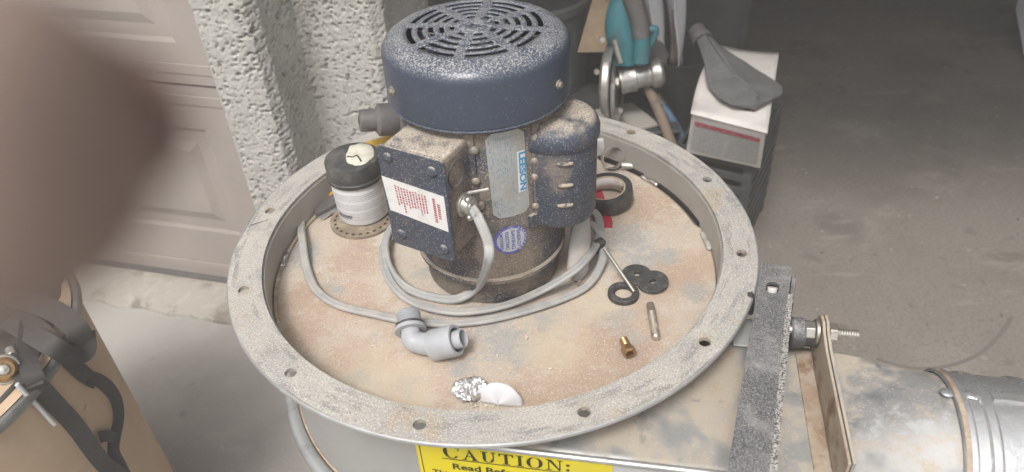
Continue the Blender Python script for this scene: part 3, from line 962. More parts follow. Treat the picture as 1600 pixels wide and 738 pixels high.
def glyph(ch):
    """hand drawn bold serif capitals: list of 2D polygons, cap height 1"""
    P = []

    def rc(x0, y0, x1, y1):
        P.append([(x0, y0), (x1, y0), (x1, y1), (x0, y1)])

    def arc(cx, cy, rx, ry, a0, a1, wt, n=18):
        for i in range(n):
            t0, t1 = R(a0 + (a1 - a0) * i / n), R(a0 + (a1 - a0) * (i + 1) / n)
            w0 = .05 + wt * abs(math.cos(t0)) ** 1.3
            w1 = .05 + wt * abs(math.cos(t1)) ** 1.3
            P.append([(cx + rx * math.cos(t0), cy + ry * math.sin(t0)), (cx + rx * math.cos(t1), cy + ry * math.sin(t1)),
                      (cx + (rx - w1) * math.cos(t1), cy + (ry - w1 * .75) * math.sin(t1)), (cx + (rx - w0) * math.cos(t0), cy + (ry - w0 * .75) * math.sin(t0))])
    W = .8
    if ch == 'C':
        arc(.46, .5, .44, .53, 42, 318, .17)
        P.append([(.80, .62), (.85, .62), (.85, .98), (.80, .98)])
        P.append([(.78, .86), (.80, .70), (.82, .62), (.85, .62), (.85, .9)])
        W = .92
    elif ch == 'A':
        P.append([(.10, 0), (.17, 0), (.47, .82), (.43, .93)])
        P.append([(.36, 1.02), (.46, 1.02), (.84, 0), (.63, 0)])
        rc(.26, .30, .62, .37)
        rc(.0, -.03, .27, .035)
        rc(.55, -.03, .93, .035)
        W = .96
    elif ch == 'U':
        rc(.12, .32, .31, 1)
        rc(.70, .32, .77, 1)
        arc(.445, .34, .325, .37, 180, 360, .13)
        rc(.0, .965, .43, 1.03)
        rc(.58, .965, .89, 1.03)
        W = .92
    elif ch == 'T':
        rc(.34, 0, .53, 1)
        rc(.22, -.03, .65, .035)
        rc(.02, .95, .85, 1.03)
        P.append([(.02, .72), (.06, .72), (.14, .96), (.02, .96)])
        P.append([(.85, .72), (.81, .72), (.73, .96), (.85, .96)])
        W = .89
    elif ch == 'I':
        rc(.12, 0, .31, 1)
        rc(.0, -.03, .43, .035)
        rc(.0, .965, .43, 1.03)
        W = .48
    elif ch == 'O':
        arc(.46, .5, .46, .54, 0, 360, .17, 32)
        W = .98
    elif ch == 'N':
        rc(.13, 0, .20, 1)
        rc(.75, 0, .82, 1)
        P.append([(.10, 1.0), (.32, 1.0), (.82, .02), (.75, -.03)])
        rc(.0, -.03, .33, .035)
        rc(.62, .965, .95, 1.03)
        rc(.0, .965, .25, 1.03)
        W = .99
    elif ch == ':':
        for y in (.14, .62):
            P.append([(.13 + .1 * math.cos(k * math.pi / 6), y + .12 * math.sin(k * math.pi / 6)) for k in range(12)])
        W = .3
    return P, W


g = MB()
g.grid(lambda a, b: lab(-.0265 + .1875 * a, -.155 + (.155 - .0462) * b, .0012), 30, 6)
lift = .0016


def lrect(u0, v0, u1, v1, mi=1, n=8):
    g.grid(lambda a, b: lab(u0 + (u1 - u0) * a, v0 + (v1 - v0) * b, lift), n, 1, mi)


lrect(-.0225, -.0482, .1595, -.0490)
lrect(-.0228, -.155, -.0220, -.0482, n=1)
lrect(-.0015, -.0716, .150, -.0704)
u = .0005
for k, ch in enumerate('CAUTION:'):
    P, W = glyph(ch)
    hgt = .0188 if ch == 'C' else .0152
    for q, poly in enumerate(P):
        dl = lift + .00002 * (q % 9)
        g.add([lab(u + x * .0168 * (1.1 if ch == 'C' else 1), -.0688 + y * hgt, dl) for x, y in poly], [tuple(range(len(poly)))], 1)
    u += W * .0168 * (1.1 if ch == 'C' else 1) + .0018
place2d(g, text2d('Read Before Operating', .0125, .022, sx=1.15), lambda x, y: lab(.0075 + x, -.0862 + y, lift), 1)
place2d(g, text2d('This collector', .0105, .018, sx=1.1), lambda x, y: lab(-.0135 + x, -.0985 + y, lift), 1)
obj('caution_label', g, [M_yel, M_ink], blower, smooth=0, fix=True)

# ================================================================== MOTOR
motor = thing('electric_motor', 'dark blue vertical electric motor covered in sawdust on the round plate', 'motor', (0, 0, PZ))
# end bell and shell
prof = [(.0, PZ + .001), (.074, PZ + .001), (.0785, PZ + .004), (.079, PZ + .02), (.0835, PZ + .034), (.0862, -.008), (.0862, -.0035), (.0845, -.0025), (.0832, -.001)]
obj('end_bell', MB().lathe(prof, 96), M_dustshell, motor, smooth=30)
prof = [(.0830, -.004), (.0835, 0.0), (.0835, .184), (.080, .1885)]
obj('motor_shell', MB().lathe(prof, 96), M_dustshell, motor, smooth=40)
obj('shell_seam', MB().tube([pol(.0848, R(3 * i), -.0020) for i in range(120)], circ(.0009, 6), closed=True), mat('dust_line', (.36, .31, .25), .9), motor)
# fan cover with a grille of arc slots
RC = .0932
g = MB()
NS = 192
slots = [(.0665, .0614), (.0556, .0508), (.0448, .0403), (.0343, .0301), (.0240, .0200)]
rings = [(RC, .1865), (RC, .190), (RC, .232), (RC - .0012, .2375), (RC - .0045, .2425), (RC - .0095, .2462), (RC - .0155, .2485), (.0725, .2497)]
for a, b in slots:
    rings += [(a, .2497 + (.0725 - a) * .045), (b, .2497 + (.0725 - b) * .045)]
rings += [(.012, .2525), (.0005, .2528)]
k0 = 8
vs = [pol(r, 2 * math.pi * i / NS, z) for r, z in rings for i in range(NS)]
fs = []
for j in range(len(rings) - 1):
    is_slot = None
    for q in range(5):
        if j == k0 + 2 * q:
            is_slot = q
    for i in range(NS):
        if is_slot is not None:
            off = (i + (2, 3, 4, 5, 6)[is_slot] + 7) % 24
            bar = (5, 6, 8, 10, 12)[is_slot]
            if off >= bar:
                continue
        i2 = (i + 1) % NS
        fs.append((j * NS + i, j * NS + i2, (j + 1) * NS + i2, (j + 1) * NS + i))
g.add(vs, fs)
fc = obj('fan_cover', g, M_cover, motor, smooth=40, fix=False)
md = fc.modifiers.new('thickness', 'SOLIDIFY')
md.thickness = .0016
md.offset = -1
# lower lip of the cover
obj('cover_lip', MB().tube([pol(RC - .0004, R(3 * i), .1868) for i in range(120)], circ(.0014, 6), closed=True), M_cover, motor)
# cooling fan under the grille
g = MB().cyl((0, 0, .205), (0, 0, .2075), .078, n=64)
g.cyl((0, 0, .205), (0, 0, .238), .018, n=32)
for k in range(8):
    a = R(45 * k + 10)
    d = V((math.cos(a), math.sin(a), 0))
    g.box(d * .048 + V((0, 0, .220)), (.056, .002, .026), (d, V((-d.y, d.x, 0)), ZU))
obj('cooling_fan', g, M_dustshell, motor, smooth=30)


def screw(parent, c, n, r=.0045, h=.003, m=None, name='screw', slot=True):
    f = frame(n)
    g = MB().lathe([(r, 0), (r, h * .4), (r * .8, h * .8), (r * .45, h), (.0001, h * 1.02)], 16, c, f)
    o = obj(name, g, m or M_screw, parent, smooth=50)
    return o


for a in (-150.5, -35.5, 88):
    d = V((math.cos(R(a)), math.sin(R(a)), 0))
    c = d * (RC - .0003) + V((0, 0, .211))
    f = frame(d)
    obj('cover_screw', MB().lathe([(.0048, 0), (.0048, .0016), (.003, .0022), (.003, .0042), (.0001, .0046)], 6, c, f), M_screw, motor, smooth=30)

# junction box
JN = V((-.518, -.855, 0)).normalized()
JT = V((.855, -.518, 0)).normalized()


def jb(t, n, z):
    p = JT * t + JN * n
    return V((p.x, p.y, z))


jbox = obj('junction_box', MB().box(jb(-.0025, .094, .118), (.071, .056, .117), (JT, JN, ZU)), M_dustshell, motor, smooth=30, bevel=.006, seg=3)
# cover plate, rounded corners
pl = []
for cx, cz, a0 in ((.0295, .0535, 0), (-.0345, .0535, 90), (-.0345, -.0535, 180), (.0295, -.0535, 270)):
    for k in range(6):
        a = R(a0 + 18 * k)
        pl.append((cx + .006 * math.cos(a), cz + .006 * math.sin(a)))
obj('box_cover', MB().prism(pl, (JT, ZU, JN), .0032, o=jb(0, .1215, .118)), M_navy, jbox, smooth=30, bevel=.001)
for t, z in ((.022, .163), (-.028, .165), (.024, .072), (-.027, .074)):
    c = jb(t, .1247, z)
    f = frame(JN)
    obj('cover_screw', MB().lathe([(.0058, 0), (.0054, .0014), (.0035, .0024), (.0001, .0027)], 18, c, f), M_navy, jbox, smooth=60)
# warning label with rows of unreadable red print, text running downwards
g = MB()
lf = .1249


def wl(x, y, e=0):
    return jb(x, lf + e, y)


tl, tr, br, bl = (-.0400, .1420), (.0318, .1385), (.0322, .0965), (-.0365, .1020)


def wmap(a, b, e=0):
    x = (1 - a) * ((1 - b) * bl[0] + b * tl[0]) + a * ((1 - b) * br[0] + b * tr[0])
    z = (1 - a) * ((1 - b) * bl[1] + b * tl[1]) + a * ((1 - b) * br[1] + b * tr[1])
    return wl(x, z, e)


g.grid(lambda a, b: wmap(a, b), 2, 2)
rr = random.Random(3)
for col in range(11):
    a = .19 + col * .048
    b = .86 - .05 * rr.random()
    bend = .12 + .3 * rr.random()
    while b > bend:
        h = .022 + .05 * rr.random()
        g.add([wmap(a, b - h, .0002), wmap(a + .028, b - h, .0002), wmap(a + .028, b, .0002), wmap(a, b, .0002)], [(0, 1, 2, 3)], 1)
        b -= h + .022
for col in range(2):
    a = .80 + col * .07
    b = .84 - col * .12
    while b > .2 + col * .12:
        h = .045
        g.add([wmap(a, b - h, .0002), wmap(a + .045, b - h, .0002), wmap(a + .045, b, .0002), wmap(a, b, .0002)], [(0, 1, 2, 3)], 1)
        b -= h + .018
obj('warning_label', g, [M_white, M_red], jbox, smooth=0)
tag(bpy.data.objects['warning_label'], 'white label with red print on box cover')
# knockout ring and cord clamp on the right side of the box
JR = .033
kc = jb(JR + .0004, .103, .152)
obj('knockout', MB().tube([kc + (JN * math.cos(R(10 * i)) + ZU * math.sin(R(10 * i))) * .0135 for i in range(36)], circ(.0007, 6), closed=True, up=JT), M_navy, jbox)
cc = jb(JR, .098, .113)
f = (JN, ZU, JT)
clamp = obj('cord_clamp', MB().lathe([(.0125, 0), (.0125, .003), (.0105, .0035), (.0095, .010), (.0075, .011), (.0075, .0125), (.0001, .0126)], 28, cc, f), M_steel, motor, smooth=30, bevel=.0005)
for sgn in (-1, 1):
    p = cc + JT * .009 + ZU * (.0105 * sgn) + JN * .004
    screw(clamp, p, JT + JN * .6, .0035, .004, M_steel)
g = MB().cyl(cc + JT * .005 + ZU * .012 + JN * -.004, cc + JT * .024 + ZU * .017 + JN * -.012, .0018, n=10)
obj('clamp_screw', g, M_steel, clamp)
# frame bolts between box and nameplate, vertical rib
for a, z in ((-95, .163), (-96, .128), (-94, .098), (-52.5, .163), (-53, .137), (-53.2, .118), (-53, .082)):
    d = V((math.cos(R(a)), math.sin(R(a)), 0))
    screw(motor, d * .0832 + V((0, 0, z)), d, .0048, .005)
for a in (-98, -51.5):
    d = V((math.cos(R(a)), math.sin(R(a)), 0))
    obj('shell_rib', MB().box(d * .0842 + V((0, 0, .122)), (.004, .010, .125), (d, V((-d.y, d.x, 0)), ZU)), M_dustshell, motor, smooth=0, bevel=.0012)


# nameplate
def np_(a, z, e=0):
    return pol(.0842 + e, R(a), z)


g = MB()


def npm(u, v, e=0):
    a0 = -87.5 + .8 * (1 - v) * 2
    a1 = -60.8 + (1 - v) * 2
    wv = .0035 * math.sin(math.pi * u)
    ztop, zbot = .179, .079
    cut = (.006 * max(0, abs(u - .5) - .34) / .16)
    return np_(a0 + (a1 - a0) * u, zbot + (ztop - zbot) * v + (cut if v < .5 else -cut) * abs(2 * v - 1), e)


g.grid(lambda a, b: npm(a, b), 24, 10)
rr = random.Random(5)
for col in range(11):
    u = .06 + col * .058
    v = .95
    while v > .06:
        h = .015 + .05 * rr.random()
        if rr.random() < (.86 if col < 8 else .6):
            ww = .022 if col % 3 else .034
            g.add([npm(u, v - h, .0003), npm(u + ww, v - h, .0003), npm(u + ww, v, .0003), npm(u, v, .0003)], [(0, 1, 2, 3)], 1)
        v -= h + .012 + .03 * rr.random()
# white maker's panel, lettering turned to read downwards
g.grid(lambda a, b: np_(-67.0 + 5.9 * a, .1062 + .048 * b, .0006), 4, 2, 2)
tv = text2d('LEESON', .0098, .035, sx=1.0)
xs = [p[0] for p in tv[0]]
wd = max(xs) - min(xs)
place2d(g, tv, lambda x, y: np_(-65.6 + math.degrees(y / .0842) , .1525 - (x - min(xs)) * (.0445 / wd), .0009), 3)
obj('nameplate', g, [M_alu, M_blueprint, M_white, M_leeblue], motor, smooth=60)


# round sticker
def stk(x, y, e=0):
    return pol(.0842 + e, R(-74.6) + x / .0842, .0488 + y)


g = MB()
for mi, r0_, r1_, e in ((0, .0185, .0150, .0), (1, .0153, 0, .0002)):
    n = 40
    if r1_:
        g.add([stk(r * math.cos(2 * math.pi * i / n), r * math.sin(2 * math.pi * i / n), e) for r in (r0_, r1_) for i in range(n)], [(i, (i + 1) % n, n + (i + 1) % n, n + i) for i in range(n)], mi)
    else:
        g.add([stk(r0_ * k / 6 * math.cos(2 * math.pi * i / n), r0_ * k / 6 * math.sin(2 * math.pi * i / n), e) for k in range(6, 0, -1) for i in range(n)] + [stk(0, 0, e)],
              [(k * n + i, k * n + (i + 1) % n, (k + 1) * n + (i + 1) % n, (k + 1) * n + i) for k in range(5) for i in range(n)] + [(5 * n + i, 5 * n + (i + 1) % n, 6 * n) for i in range(n)], mi)
for row, s in enumerate(('ENERGY', 'SAVING', 'ELECTRIC', 'MOTORS')):
    tv = text2d(s, .0072 if row < 2 else .0062, .02)
    xs = [p[0] for p in tv[0]]
    wd, x0 = max(xs) - min(xs), min(xs)
    Lw = (.023, .025, .0235, .020)[row]
    place2d(g, tv, lambda x, y: stk(.0066 - row * .0062 + y * .78, Lw / 2 - (x - x0) * Lw / wd, .0005), 0)
for k in range(9):                                      # white marks round the blue rim
    a = R(-28 + 14 * k - 30)
    g.add([stk(r * math.cos(a + da), r * math.sin(a + da), .0004) for r, da in ((.0160, 0), (.0160, .12), (.0176, .12), (.0176, 0))], [(0, 1, 2, 3)], 1)
obj('round_sticker', g, [M_stkblue, M_stkpale], motor, smooth=60)

# capacitor cover
CA = R(-25)
cn = V((math.cos(CA), math.sin(CA), 0))
ct = V((-cn.y, cn.x, 0))


def caplan(off=0.0):
    pts = [(.060, -.044 - off), (.083, -.0405 - off)]
    for k in range(17):
        a = R(-90 + 180 * k / 16)
        pts.append((.086 + (.0385 + off) * math.cos(a), (.0405 + off) * math.sin(a)))
    pts += [(.083, .0405 + off), (.060, .044 + off)]
    return pts


def hump(levels):
    g = MB()
    k = len(caplan())
    vs = []
    for off, z, shr in levels:
        for n_, t_ in caplan(off):
            vs.append(cn * (.086 + (n_ - .086) * (1 - shr * (1 if n_ > .086 else 0))) + ct * (t_ * (1 - shr)) + V((0, 0, z)))
    fs = [(j * k + i, j * k + (i + 1) % k, (j + 1) * k + (i + 1) % k, (j + 1) * k + i) for j in range(len(levels) - 1) for i in range(k)]
    fs += [tuple(reversed(range(k))), tuple(range((len(levels) - 1) * k, len(levels) * k))]
    return g.add(vs, fs)


cap = obj('capacitor_cover', hump([(0, .054, .10), (0, .056, .03), (0, .0605, 0), (0, .150, 0), (0, .153, .02)]), M_navy, motor, smooth=40)
obj('cover_end', hump([(.0022, .146, .05), (.0025, .149, 0), (.0025, .158, 0), (.0015, .1645, .03), (0, .169, .12), (0, .1712, .28), (0, .1718, .5)]), M_navy, cap, smooth=50)
for z in (.136, .1105, .086):
    a = CA - R(62)
    d = V((math.cos(a), math.sin(a), 0))
    tt = V((-d.y, d.x, 0))
    c = cn * .086 + d * .0395 + V((0, 0, z))
    obj('dimple', MB().tube([c + tt * (.0085 * math.sin(q)) + d * (.0012 * math.cos(q)) for q in (-1.57, -1, -.5, 0, .5, 1, 1.57)], circ(.0021, 10), scale=[.2, .8, 1, 1, 1, .8, .2]), mat('dusty_dimple', (.42, .36, .28), .8, layers=[dict(color=(.1, .1, .11), scale=160, lo=.5, hi=.62)]), cap, smooth=80)
d = V((math.cos(R(-56)), math.sin(R(-56)), 0))
obj('cover_tab', MB().box(d * .0845 + V((0, 0, .064)), (.005, .012, .018), (d, V((-d.y, d.x, 0)), ZU)), M_navy, motor, smooth=0, bevel=.001)

# ================================================================== POWER CORD
cz = PZ + .0052
prof8 = []
for i in range(20):
    a = 2 * math.pi * i / 20
    c, s_ = math.cos(a), math.sin(a)
    prof8.append((.0052 * c, .0033 * s_ * (1 - .42 * math.exp(-(c * 3.2) ** 2))))
cord = thing('power_cord', 'flat grey power cord coiled around the foot of the motor', 'power cord', px(700, 490, PZ))


def P_(x, y, h=0):
    return px(x, y, cz + h)


clp = cc + JT * .012 + JN * .002
run1 = [clp, clp + JT * .010 + JN * .006 + ZU * -.004] + [pxP(x, y, JN * q, JN) for x, y, q in ((748, 342, .116), (763, 380, .122), (762, 412, .126))] + [P_(747, 447, .026), P_(715, 467, .004), P_(672, 464), P_(634, 449, .001), P_(612, 425, .003), P_(603, 398, .006), P_(604, 372, .008), P_(618, 350, .006), P_(650, 335)]
obj('cord_run', MB().tube(spline(run1, 10), prof8, up=V((-.25, -.75, .6))), M_cord, cord, smooth=70)
run2 = [P_(655, 345, .0), P_(622, 362, .002), P_(600, 385, .004), P_(602, 420, .004), P_(622, 455, .002), P_(660, 478, .001), P_(720, 488, .0015), P_(790, 477, .002), P_(850, 452, .008), P_(890, 428, .022), P_(913, 408, .026), P_(930, 384, .020), P_(937, 360, .012), P_(932, 335, .006), P_(905, 315, 0)]
obj('cord_run', MB().tube(spline(run2, 10), prof8, up=ZU), M_cord, cord, smooth=70)
e0 = px(481, 296, -.012)
run3 = [e0, px(474, 318, -.024), px(470, 345, -.036), P_(473, 380, .006), P_(479, 418, .001), P_(495, 454), P_(530, 477), P_(585, 491), P_(640, 502, .0), P_(700, 506), P_(760, 500), P_(820, 486), P_(875, 468), P_(915, 448), P_(936, 420, .003), P_(943, 393, .010), P_(938, 368, .016), P_(925, 350, .016)]
obj('cord_run', MB().tube(spline(run3, 10), prof8, up=ZU), M_cord, cord, smooth=70)
# dusty grey plug blade cover leaning by the motor
c0, c1 = px(908, 352, PZ + .055), px(901, 440, PZ + .003)
dv = (c0 - c1).normalized()
sv_ = V((.93, .35, .1)).cross(dv).cross(dv).normalized()
pts = [c1 + dv * .001, c1 + dv * .010, c1 + dv * .030, c1 + dv * .045, c0, c0 + dv * .014]
ML_plug = mat('dusty_grey_plug', (.40, .385, .36), .65, layers=[dict(color=(.5, .46, .41), scale=40, lo=.45, hi=.66)])
obj('plug', MB().tube(spline(pts, 4), [(.0135 * math.cos(a) * 1.0, .0075 * math.sin(a)) for a in [2 * math.pi * i / 16 for i in range(16)]], up=V((.3, -.9, .3)), scale=[.35 + .65 * min(1, i / 5) if i < 14 else 1 - .35 * (i - 13) / 7 for i in range(21)]), ML_plug, cord, smooth=60)
obj('plug_prong', MB().box(px(905, 447, PZ + .006), (.004, .0015, .018), (V((1, 0, 0)), V((0, 1, 0)), ZU)), M_dsteel, cord, smooth=0)
obj('cord_tie', MB().box(px(936, 384, cz + .014), (.014, .010, .016), (V((.8, .5, 0)).normalized(), V((-.5, .8, 0)).normalized(), ZU)), M_rubber, cord, smooth=0, bevel=.002)

# ================================================================== THINGS ON THE PLATE
# jar with black lid
jc = px(569, 343, PZ)
jar = thing('jar', 'white jar with printed label and cream-smeared black lid beside the motor', 'jar', jc)
JRr = .0335
lean = V((-.02, .0, 1)).normalized()
jf = frame(lean)
jz0 = .004
H1 = .058
jo = V((jc.x, jc.y, PZ + .004))
jo = jo + V((0, .012, 0))
obj('jar_body', MB().lathe([(.0001, 0), (JRr - .004, 0), (JRr - .001, .0015), (JRr, .005), (JRr, H1 - .006), (JRr - .002, H1 - .001), (JRr - .002, H1 + .002)], 64, jo, jf), M_jar, jar, smooth=40)
prof = [(JRr + .0022, H1), (JRr + .003, H1 + .0015), (JRr + .003, H1 + .005), (JRr + .0018, H1 + .006), (JRr + .0018, H1 + .0245), (JRr + .0005, H1 + .0275), (JRr - .003, H1 + .029), (.0001, H1 + .029)]
jl = obj('lid', MB().lathe(prof, 64, jo, jf), M_jarlid, jar, smooth=30)
# cream left on the lid: an uneven thin cake
g = MB()
n = 40
ring = []
for i in range(n):
    a = 2 * math.pi * i / n
    r = .0325 * (.93 + .14 * mnoise.noise(V((math.cos(a) * 2.2, math.sin(a) * 2.2, 5))))
    if math.sin(a - R(20)) < -.55:
        r *= .90
    ring.append((r * .86 * math.cos(a), r * .62 * math.sin(a) + .0095))
tp = H1 + .0292
vs = [jo + jf[0] * x + jf[1] * y + jf[2] * tp for x, y in ring] + [jo + jf[0] * x * .93 + jf[1] * y * .93 + jf[2] * (tp + .0022) for x, y in ring] + [jo + jf[0] * x * .5 + jf[1] * y * .5 + jf[2] * (tp + .0028) for x, y in ring] + [jo + jf[2] * (tp + .0026)]
fs = [(j * n + i, j * n + (i + 1) % n, (j + 1) * n + (i + 1) % n, (j + 1) * n + i) for j in range(2) for i in range(n)] + [(2 * n + i, 2 * n + (i + 1) % n, 3 * n) for i in range(n)]
g.add(vs, fs)
obj('cream_smear', g, M_cream, jl, smooth=60)
g = MB()
crk = [(.006, -.004), (.009, .003), (.005, .008), (.013, .012), (.020, .015)]
for a, b in zip(crk, crk[1:]):
    A = jo + jf[0] * a[0] + jf[1] * a[1] + jf[2] * (tp + .0029)
    B = jo + jf[0] * b[0] + jf[1] * b[1] + jf[2] * (tp + .0029)
    g.tube([A, B], [(-.0014, -.0008), (.0014, -.0008), (.0007, .0006), (-.0009, .0004)])
obj('lid_crack', g, M_jarlid, jl, smooth=0)
g = MB()


def jm(a, z, e=.0003):
    return jo + jf[0] * ((JRr + e) * math.cos(a)) + jf[1] * ((JRr + e) * math.sin(a)) + jf[2] * z


base_a = math.atan2((CP - jo).dot(jf[1]), (CP - jo).dot(jf[0]))
rr = random.Random(11)
z = .047
row = 0
logo = True
while z > .009:
    a = base_a - 1.25
    big = False
    aend = base_a + 1.3 - .5 * rr.random()
    if row in (4, 8):
        z -= .0026
    while a < aend:
        wd = (.03 + .07 * rr.random()) * (1.3 if big else 1)
        if not (row >= 11 and a > base_a + .2 and rr.random() < .5):
            big = row in (10, 11) and a < base_a - .55
            hh = .0022 if big else .0013
            g.add([jm(a, z), jm(a + wd, z), jm(a + wd, z + hh), jm(a, z + hh)], [(0, 1, 2, 3)], 1 if big else 0)
        a += wd + .02
    z -= .0027
    row += 1
obj('label_print', g, [M_print, M_pdark], jar, smooth=0)

# perforated sanding disc under the jar
dc = px(566, 347, PZ) + V((0, .004, 0))
disc_r = .0415
g = MB()
n = 96
for k in range(2):
    pass
rings = [(.0001, .0034), (.030, .0034), (.0335, .0034), (.0365, .0034), (disc_r, .0034), (disc_r, .0008), (.0001, .0008)]
vs = [V((dc.x + r * math.cos(2 * math.pi * i / n), dc.y + r * math.sin(2 * math.pi * i / n), PZ + z)) for r, z in rings for i in range(n)]
fs = []
for j in range(len(rings) - 1):
    for i in range(n):
        if j == 2 and i % 4 in (0, 1):
            continue
        i2 = (i + 1) % n
        fs.append((j * n + i, j * n + i2, (j + 1) * n + i2, (j + 1) * n + i))
g.add(vs, fs)
tag(obj('sanding_disc', g, M_brown, smooth=30), 'brown perforated abrasive disc lying under the white jar', 'disc')
bl0, bl1 = px(497, 336, PZ + .004), px(531, 318, PZ + .006)
ax = (bl1 - bl0).normalized()
ay = ZU.cross(ax).normalized()
scr = thing('scraper', 'small black flat scraper with bright edge left of the jar', 'scraper', px(505, 330, PZ))
obj('grip', MB().box((bl0 + bl1) / 2 + ay * .012 + V((0, 0, .002)), (.040, .030, .008), (ax, ay, ZU)), M_gtool, scr, smooth=0, bevel=.002)
obj('blade', MB().prism([(-.012, -.012), (.012, -.009), (.016, 0), (-.014, 0)], (ax, ay, ZU), .0012, o=bl0 + ax * .012 + V((0, 0, -.002))), M_foil, scr, smooth=0)

# cordless drill lying behind the jar and the motor
drill = thing('cordless_drill', 'yellow and dark grey cordless drill lying behind the jar and motor', 'drill', (-.12, .15, PZ))
A = pxY(561, 189, .135)
B = pxY(632, 186, .150)
dx = (B - A).normalized()
f = frame(dx)
obj('chuck', MB().lathe([(.0075, 0), (.0135, .001), (.0140, .004), (.0140, .020), (.0165, .0215), (.0205, .024), (.0205, .046), (.0195, .048)], 40, A, f, cap0=True, cap1=True), M_gtool, drill, smooth=30)
obj('gear_case', MB().lathe([(.0195, .0475), (.0235, .050), (.0262, .058), (.0262, .082), (.027, .084), (.027, .105)], 40, A, f, cap0=True, cap1=True), M_gtool, drill, smooth=30)
obj('chuck_hole', MB().cyl(A - dx * .0005, A + dx * .0006, .0045, n=16), M_hole, drill)
bo = A + dx * .150
obj('motor_housing', MB().box(bo + V((0, .003, .0)), (.10, .062, .060), (dx, dx.cross(ZU).normalized(), ZU)), M_yellow, drill, smooth=40, bevel=.018, seg=4)
h0 = pxY(583, 222, .150)
h1 = pxY(530, 296, .178)
pts = spline([A + dx * .11 + V((0, .01, -.03)), h0 + V((0, .01, -.02)), h0 * .6 + h1 * .4 + V((0, .02, -.01)), h1], 6)
obj('handle', MB().tube(pts, [(.019 * math.cos(a), .015 * math.sin(a)) for a in [2 * math.pi * i / 16 for i in range(16)]]), M_yellow, drill, smooth=60)
pk = h1 + (h1 - h0).normalized() * .004
obj('battery_pack', MB().box(pxY(507, 297, .165) + V((.004, .0, -.004)), (.044, .030, .026), (V((.75, -.66, 0)).normalized(), V((.66, .75, 0)).normalized(), ZU)), M_yellow, drill, smooth=30, bevel=.006, seg=3)

# roll of black tape, red card under it
tc_ = px(950, 323, PZ)
tape = thing('tape_roll', 'roll of black electrical tape lying right of the motor', 'tape', tc_)
TR_, TI = .0340, .0238
tf = frame(V((-.12, -.02, 1)))
to = tc_ + V((0, .009, .0045))
obj('tape_wound', MB().lathe([(TI + .0016, 0), (TR_, 0), (TR_ + .0003, .001), (TR_ + .0003, .0185), (TR_, .0195), (TI + .0016, .0195), (TI + .0016, 0)], 72, to, tf), M_tape, tape, smooth=30)
obj('core', MB().lathe([(TI + .0016, .0002), (TI + .0016, .0198), (TI, .0198), (TI, .0002), (TI + .0016, .0002)], 64, to, tf), M_core, tape, smooth=30)
obj('core_liner', MB().lathe([(TI - .0003, .0004), (TI - .0003, .0185)], 64, to, tf), M_corein, tape, smooth=30, solid=.0003)
rc_ = px(948, 352, PZ)
tag(obj('red_card', MB().prism([(-.012, -.004), (.010, -.006), (.012, .004), (.004, .125), (-.008, .122)], (V((1, 0, 0)), V((0, 1, 0)), ZU), .0022, o=rc_ + V((-.004, -.001, .0004))), M_red2, smooth=0), 'thin red plastic strip under the tape roll', 'plastic strip')
# clear cup with metal rim and a folded white tissue beyond the tape
hc = px(958, 254, PZ)
cup = thing('hose_clamp', 'small bright ring clamp standing behind the tape roll', 'clamp', hc)
ho = px(957, 246, PZ + .018)
f = frame(V((.25, -.9, .35)))
obj('band', MB().lathe([(.0155, -.005), (.0155, .005), (.0148, .005), (.0148, -.005), (.0155, -.005)], 40, ho, f), M_steel, cup, smooth=30)
obj('screw_housing', MB().cyl(ho + V((.012, -.004, -.012)), ho + V((.030, -.007, -.012)), .006, n=14), M_steel, cup, smooth=30, bevel=.001)
wt = px(941, 228, PZ + .03)
tag(obj('white_rag', MB().grid(lambda a, b: wt + V((-.045 + .05 * a, .012 + .004 * math.sin(9 * a + 4 * b), -.033 + .048 * b - .01 * a * b)), 14, 8), M_seal, smooth=80, solid=.002), 'scrap of white cloth behind the motor beside the ring clamp', 'rag')

# washers, o-ring, pin, bolt, brass fitting


def washer(name, c, ro, ri, h, m, label, cat, group=None, tilt=(0, 0, 1)):
    f = frame(V(tilt))
    g = MB().lathe([(ri, 0), (ro - .0005, 0), (ro, .0005), (ro, h - .0005), (ro - .0005, h), (ri + .0003, h), (ri, h - .0004), (ri, 0)], 48, c, f)
    return tag(obj(name, g, m, smooth=30), label, cat, group)


washer('rubber_washer', px(995, 431, PZ + .0015), .0175, .0036, .003, M_rubber, 'dark rubber washer partly under the other, nearer the motor', 'washer', 'rubber washers')
washer('rubber_washer', px(1020, 442, PZ + .0040), .0178, .0036, .003, M_rubber, 'dark rubber washer lying on top of the other', 'washer', 'rubber washers', (-.12, -.03, 1))
oc = px(974, 458, PZ + .004)
tag(obj('rubber_ring', MB().tube([oc + V((.0138 * math.cos(R(6 * i)), .0138 * math.sin(R(6 * i)), 0)) for i in range(60)], [(-.0038, -.003), (.0038, -.003), (.0038, .0015), (.002, .003), (-.002, .003), (-.0038, .0015)], closed=True), M_rubber, smooth=30), 'thick black rubber sealing ring in front of the two washers', 'ring')
p0, p1 = px(944, 388, PZ + .030), px(991, 456, PZ + .0095)
tag(obj('steel_pin', MB().cyl(p0, p1, .0022, .0019, n=12), M_steel, smooth=40), 'thin steel pin leaning from the cord to the rubber ring', 'pin')
b0, b1 = px(1016, 476, PZ + .0045), px(1025, 527, PZ + .0045)
bolt = thing('threaded_stud', 'short threaded steel stud lying near the right flange', 'stud', px(1020, 500, PZ))
dd = (b1 - b0).normalized()
ps, sc_ = [], []
for i in range(61):
    t = i / 60
    ps.append(b0 + (b1 - b0) * t)
    sc_.append((.0045 if t < .06 else .0043 + .0004 * math.cos(i * math.pi)) if t > .25 else .0044)
obj('shank', MB().tube(ps, circ(1, 12), scale=sc_), M_dsteel, bolt, smooth=30)
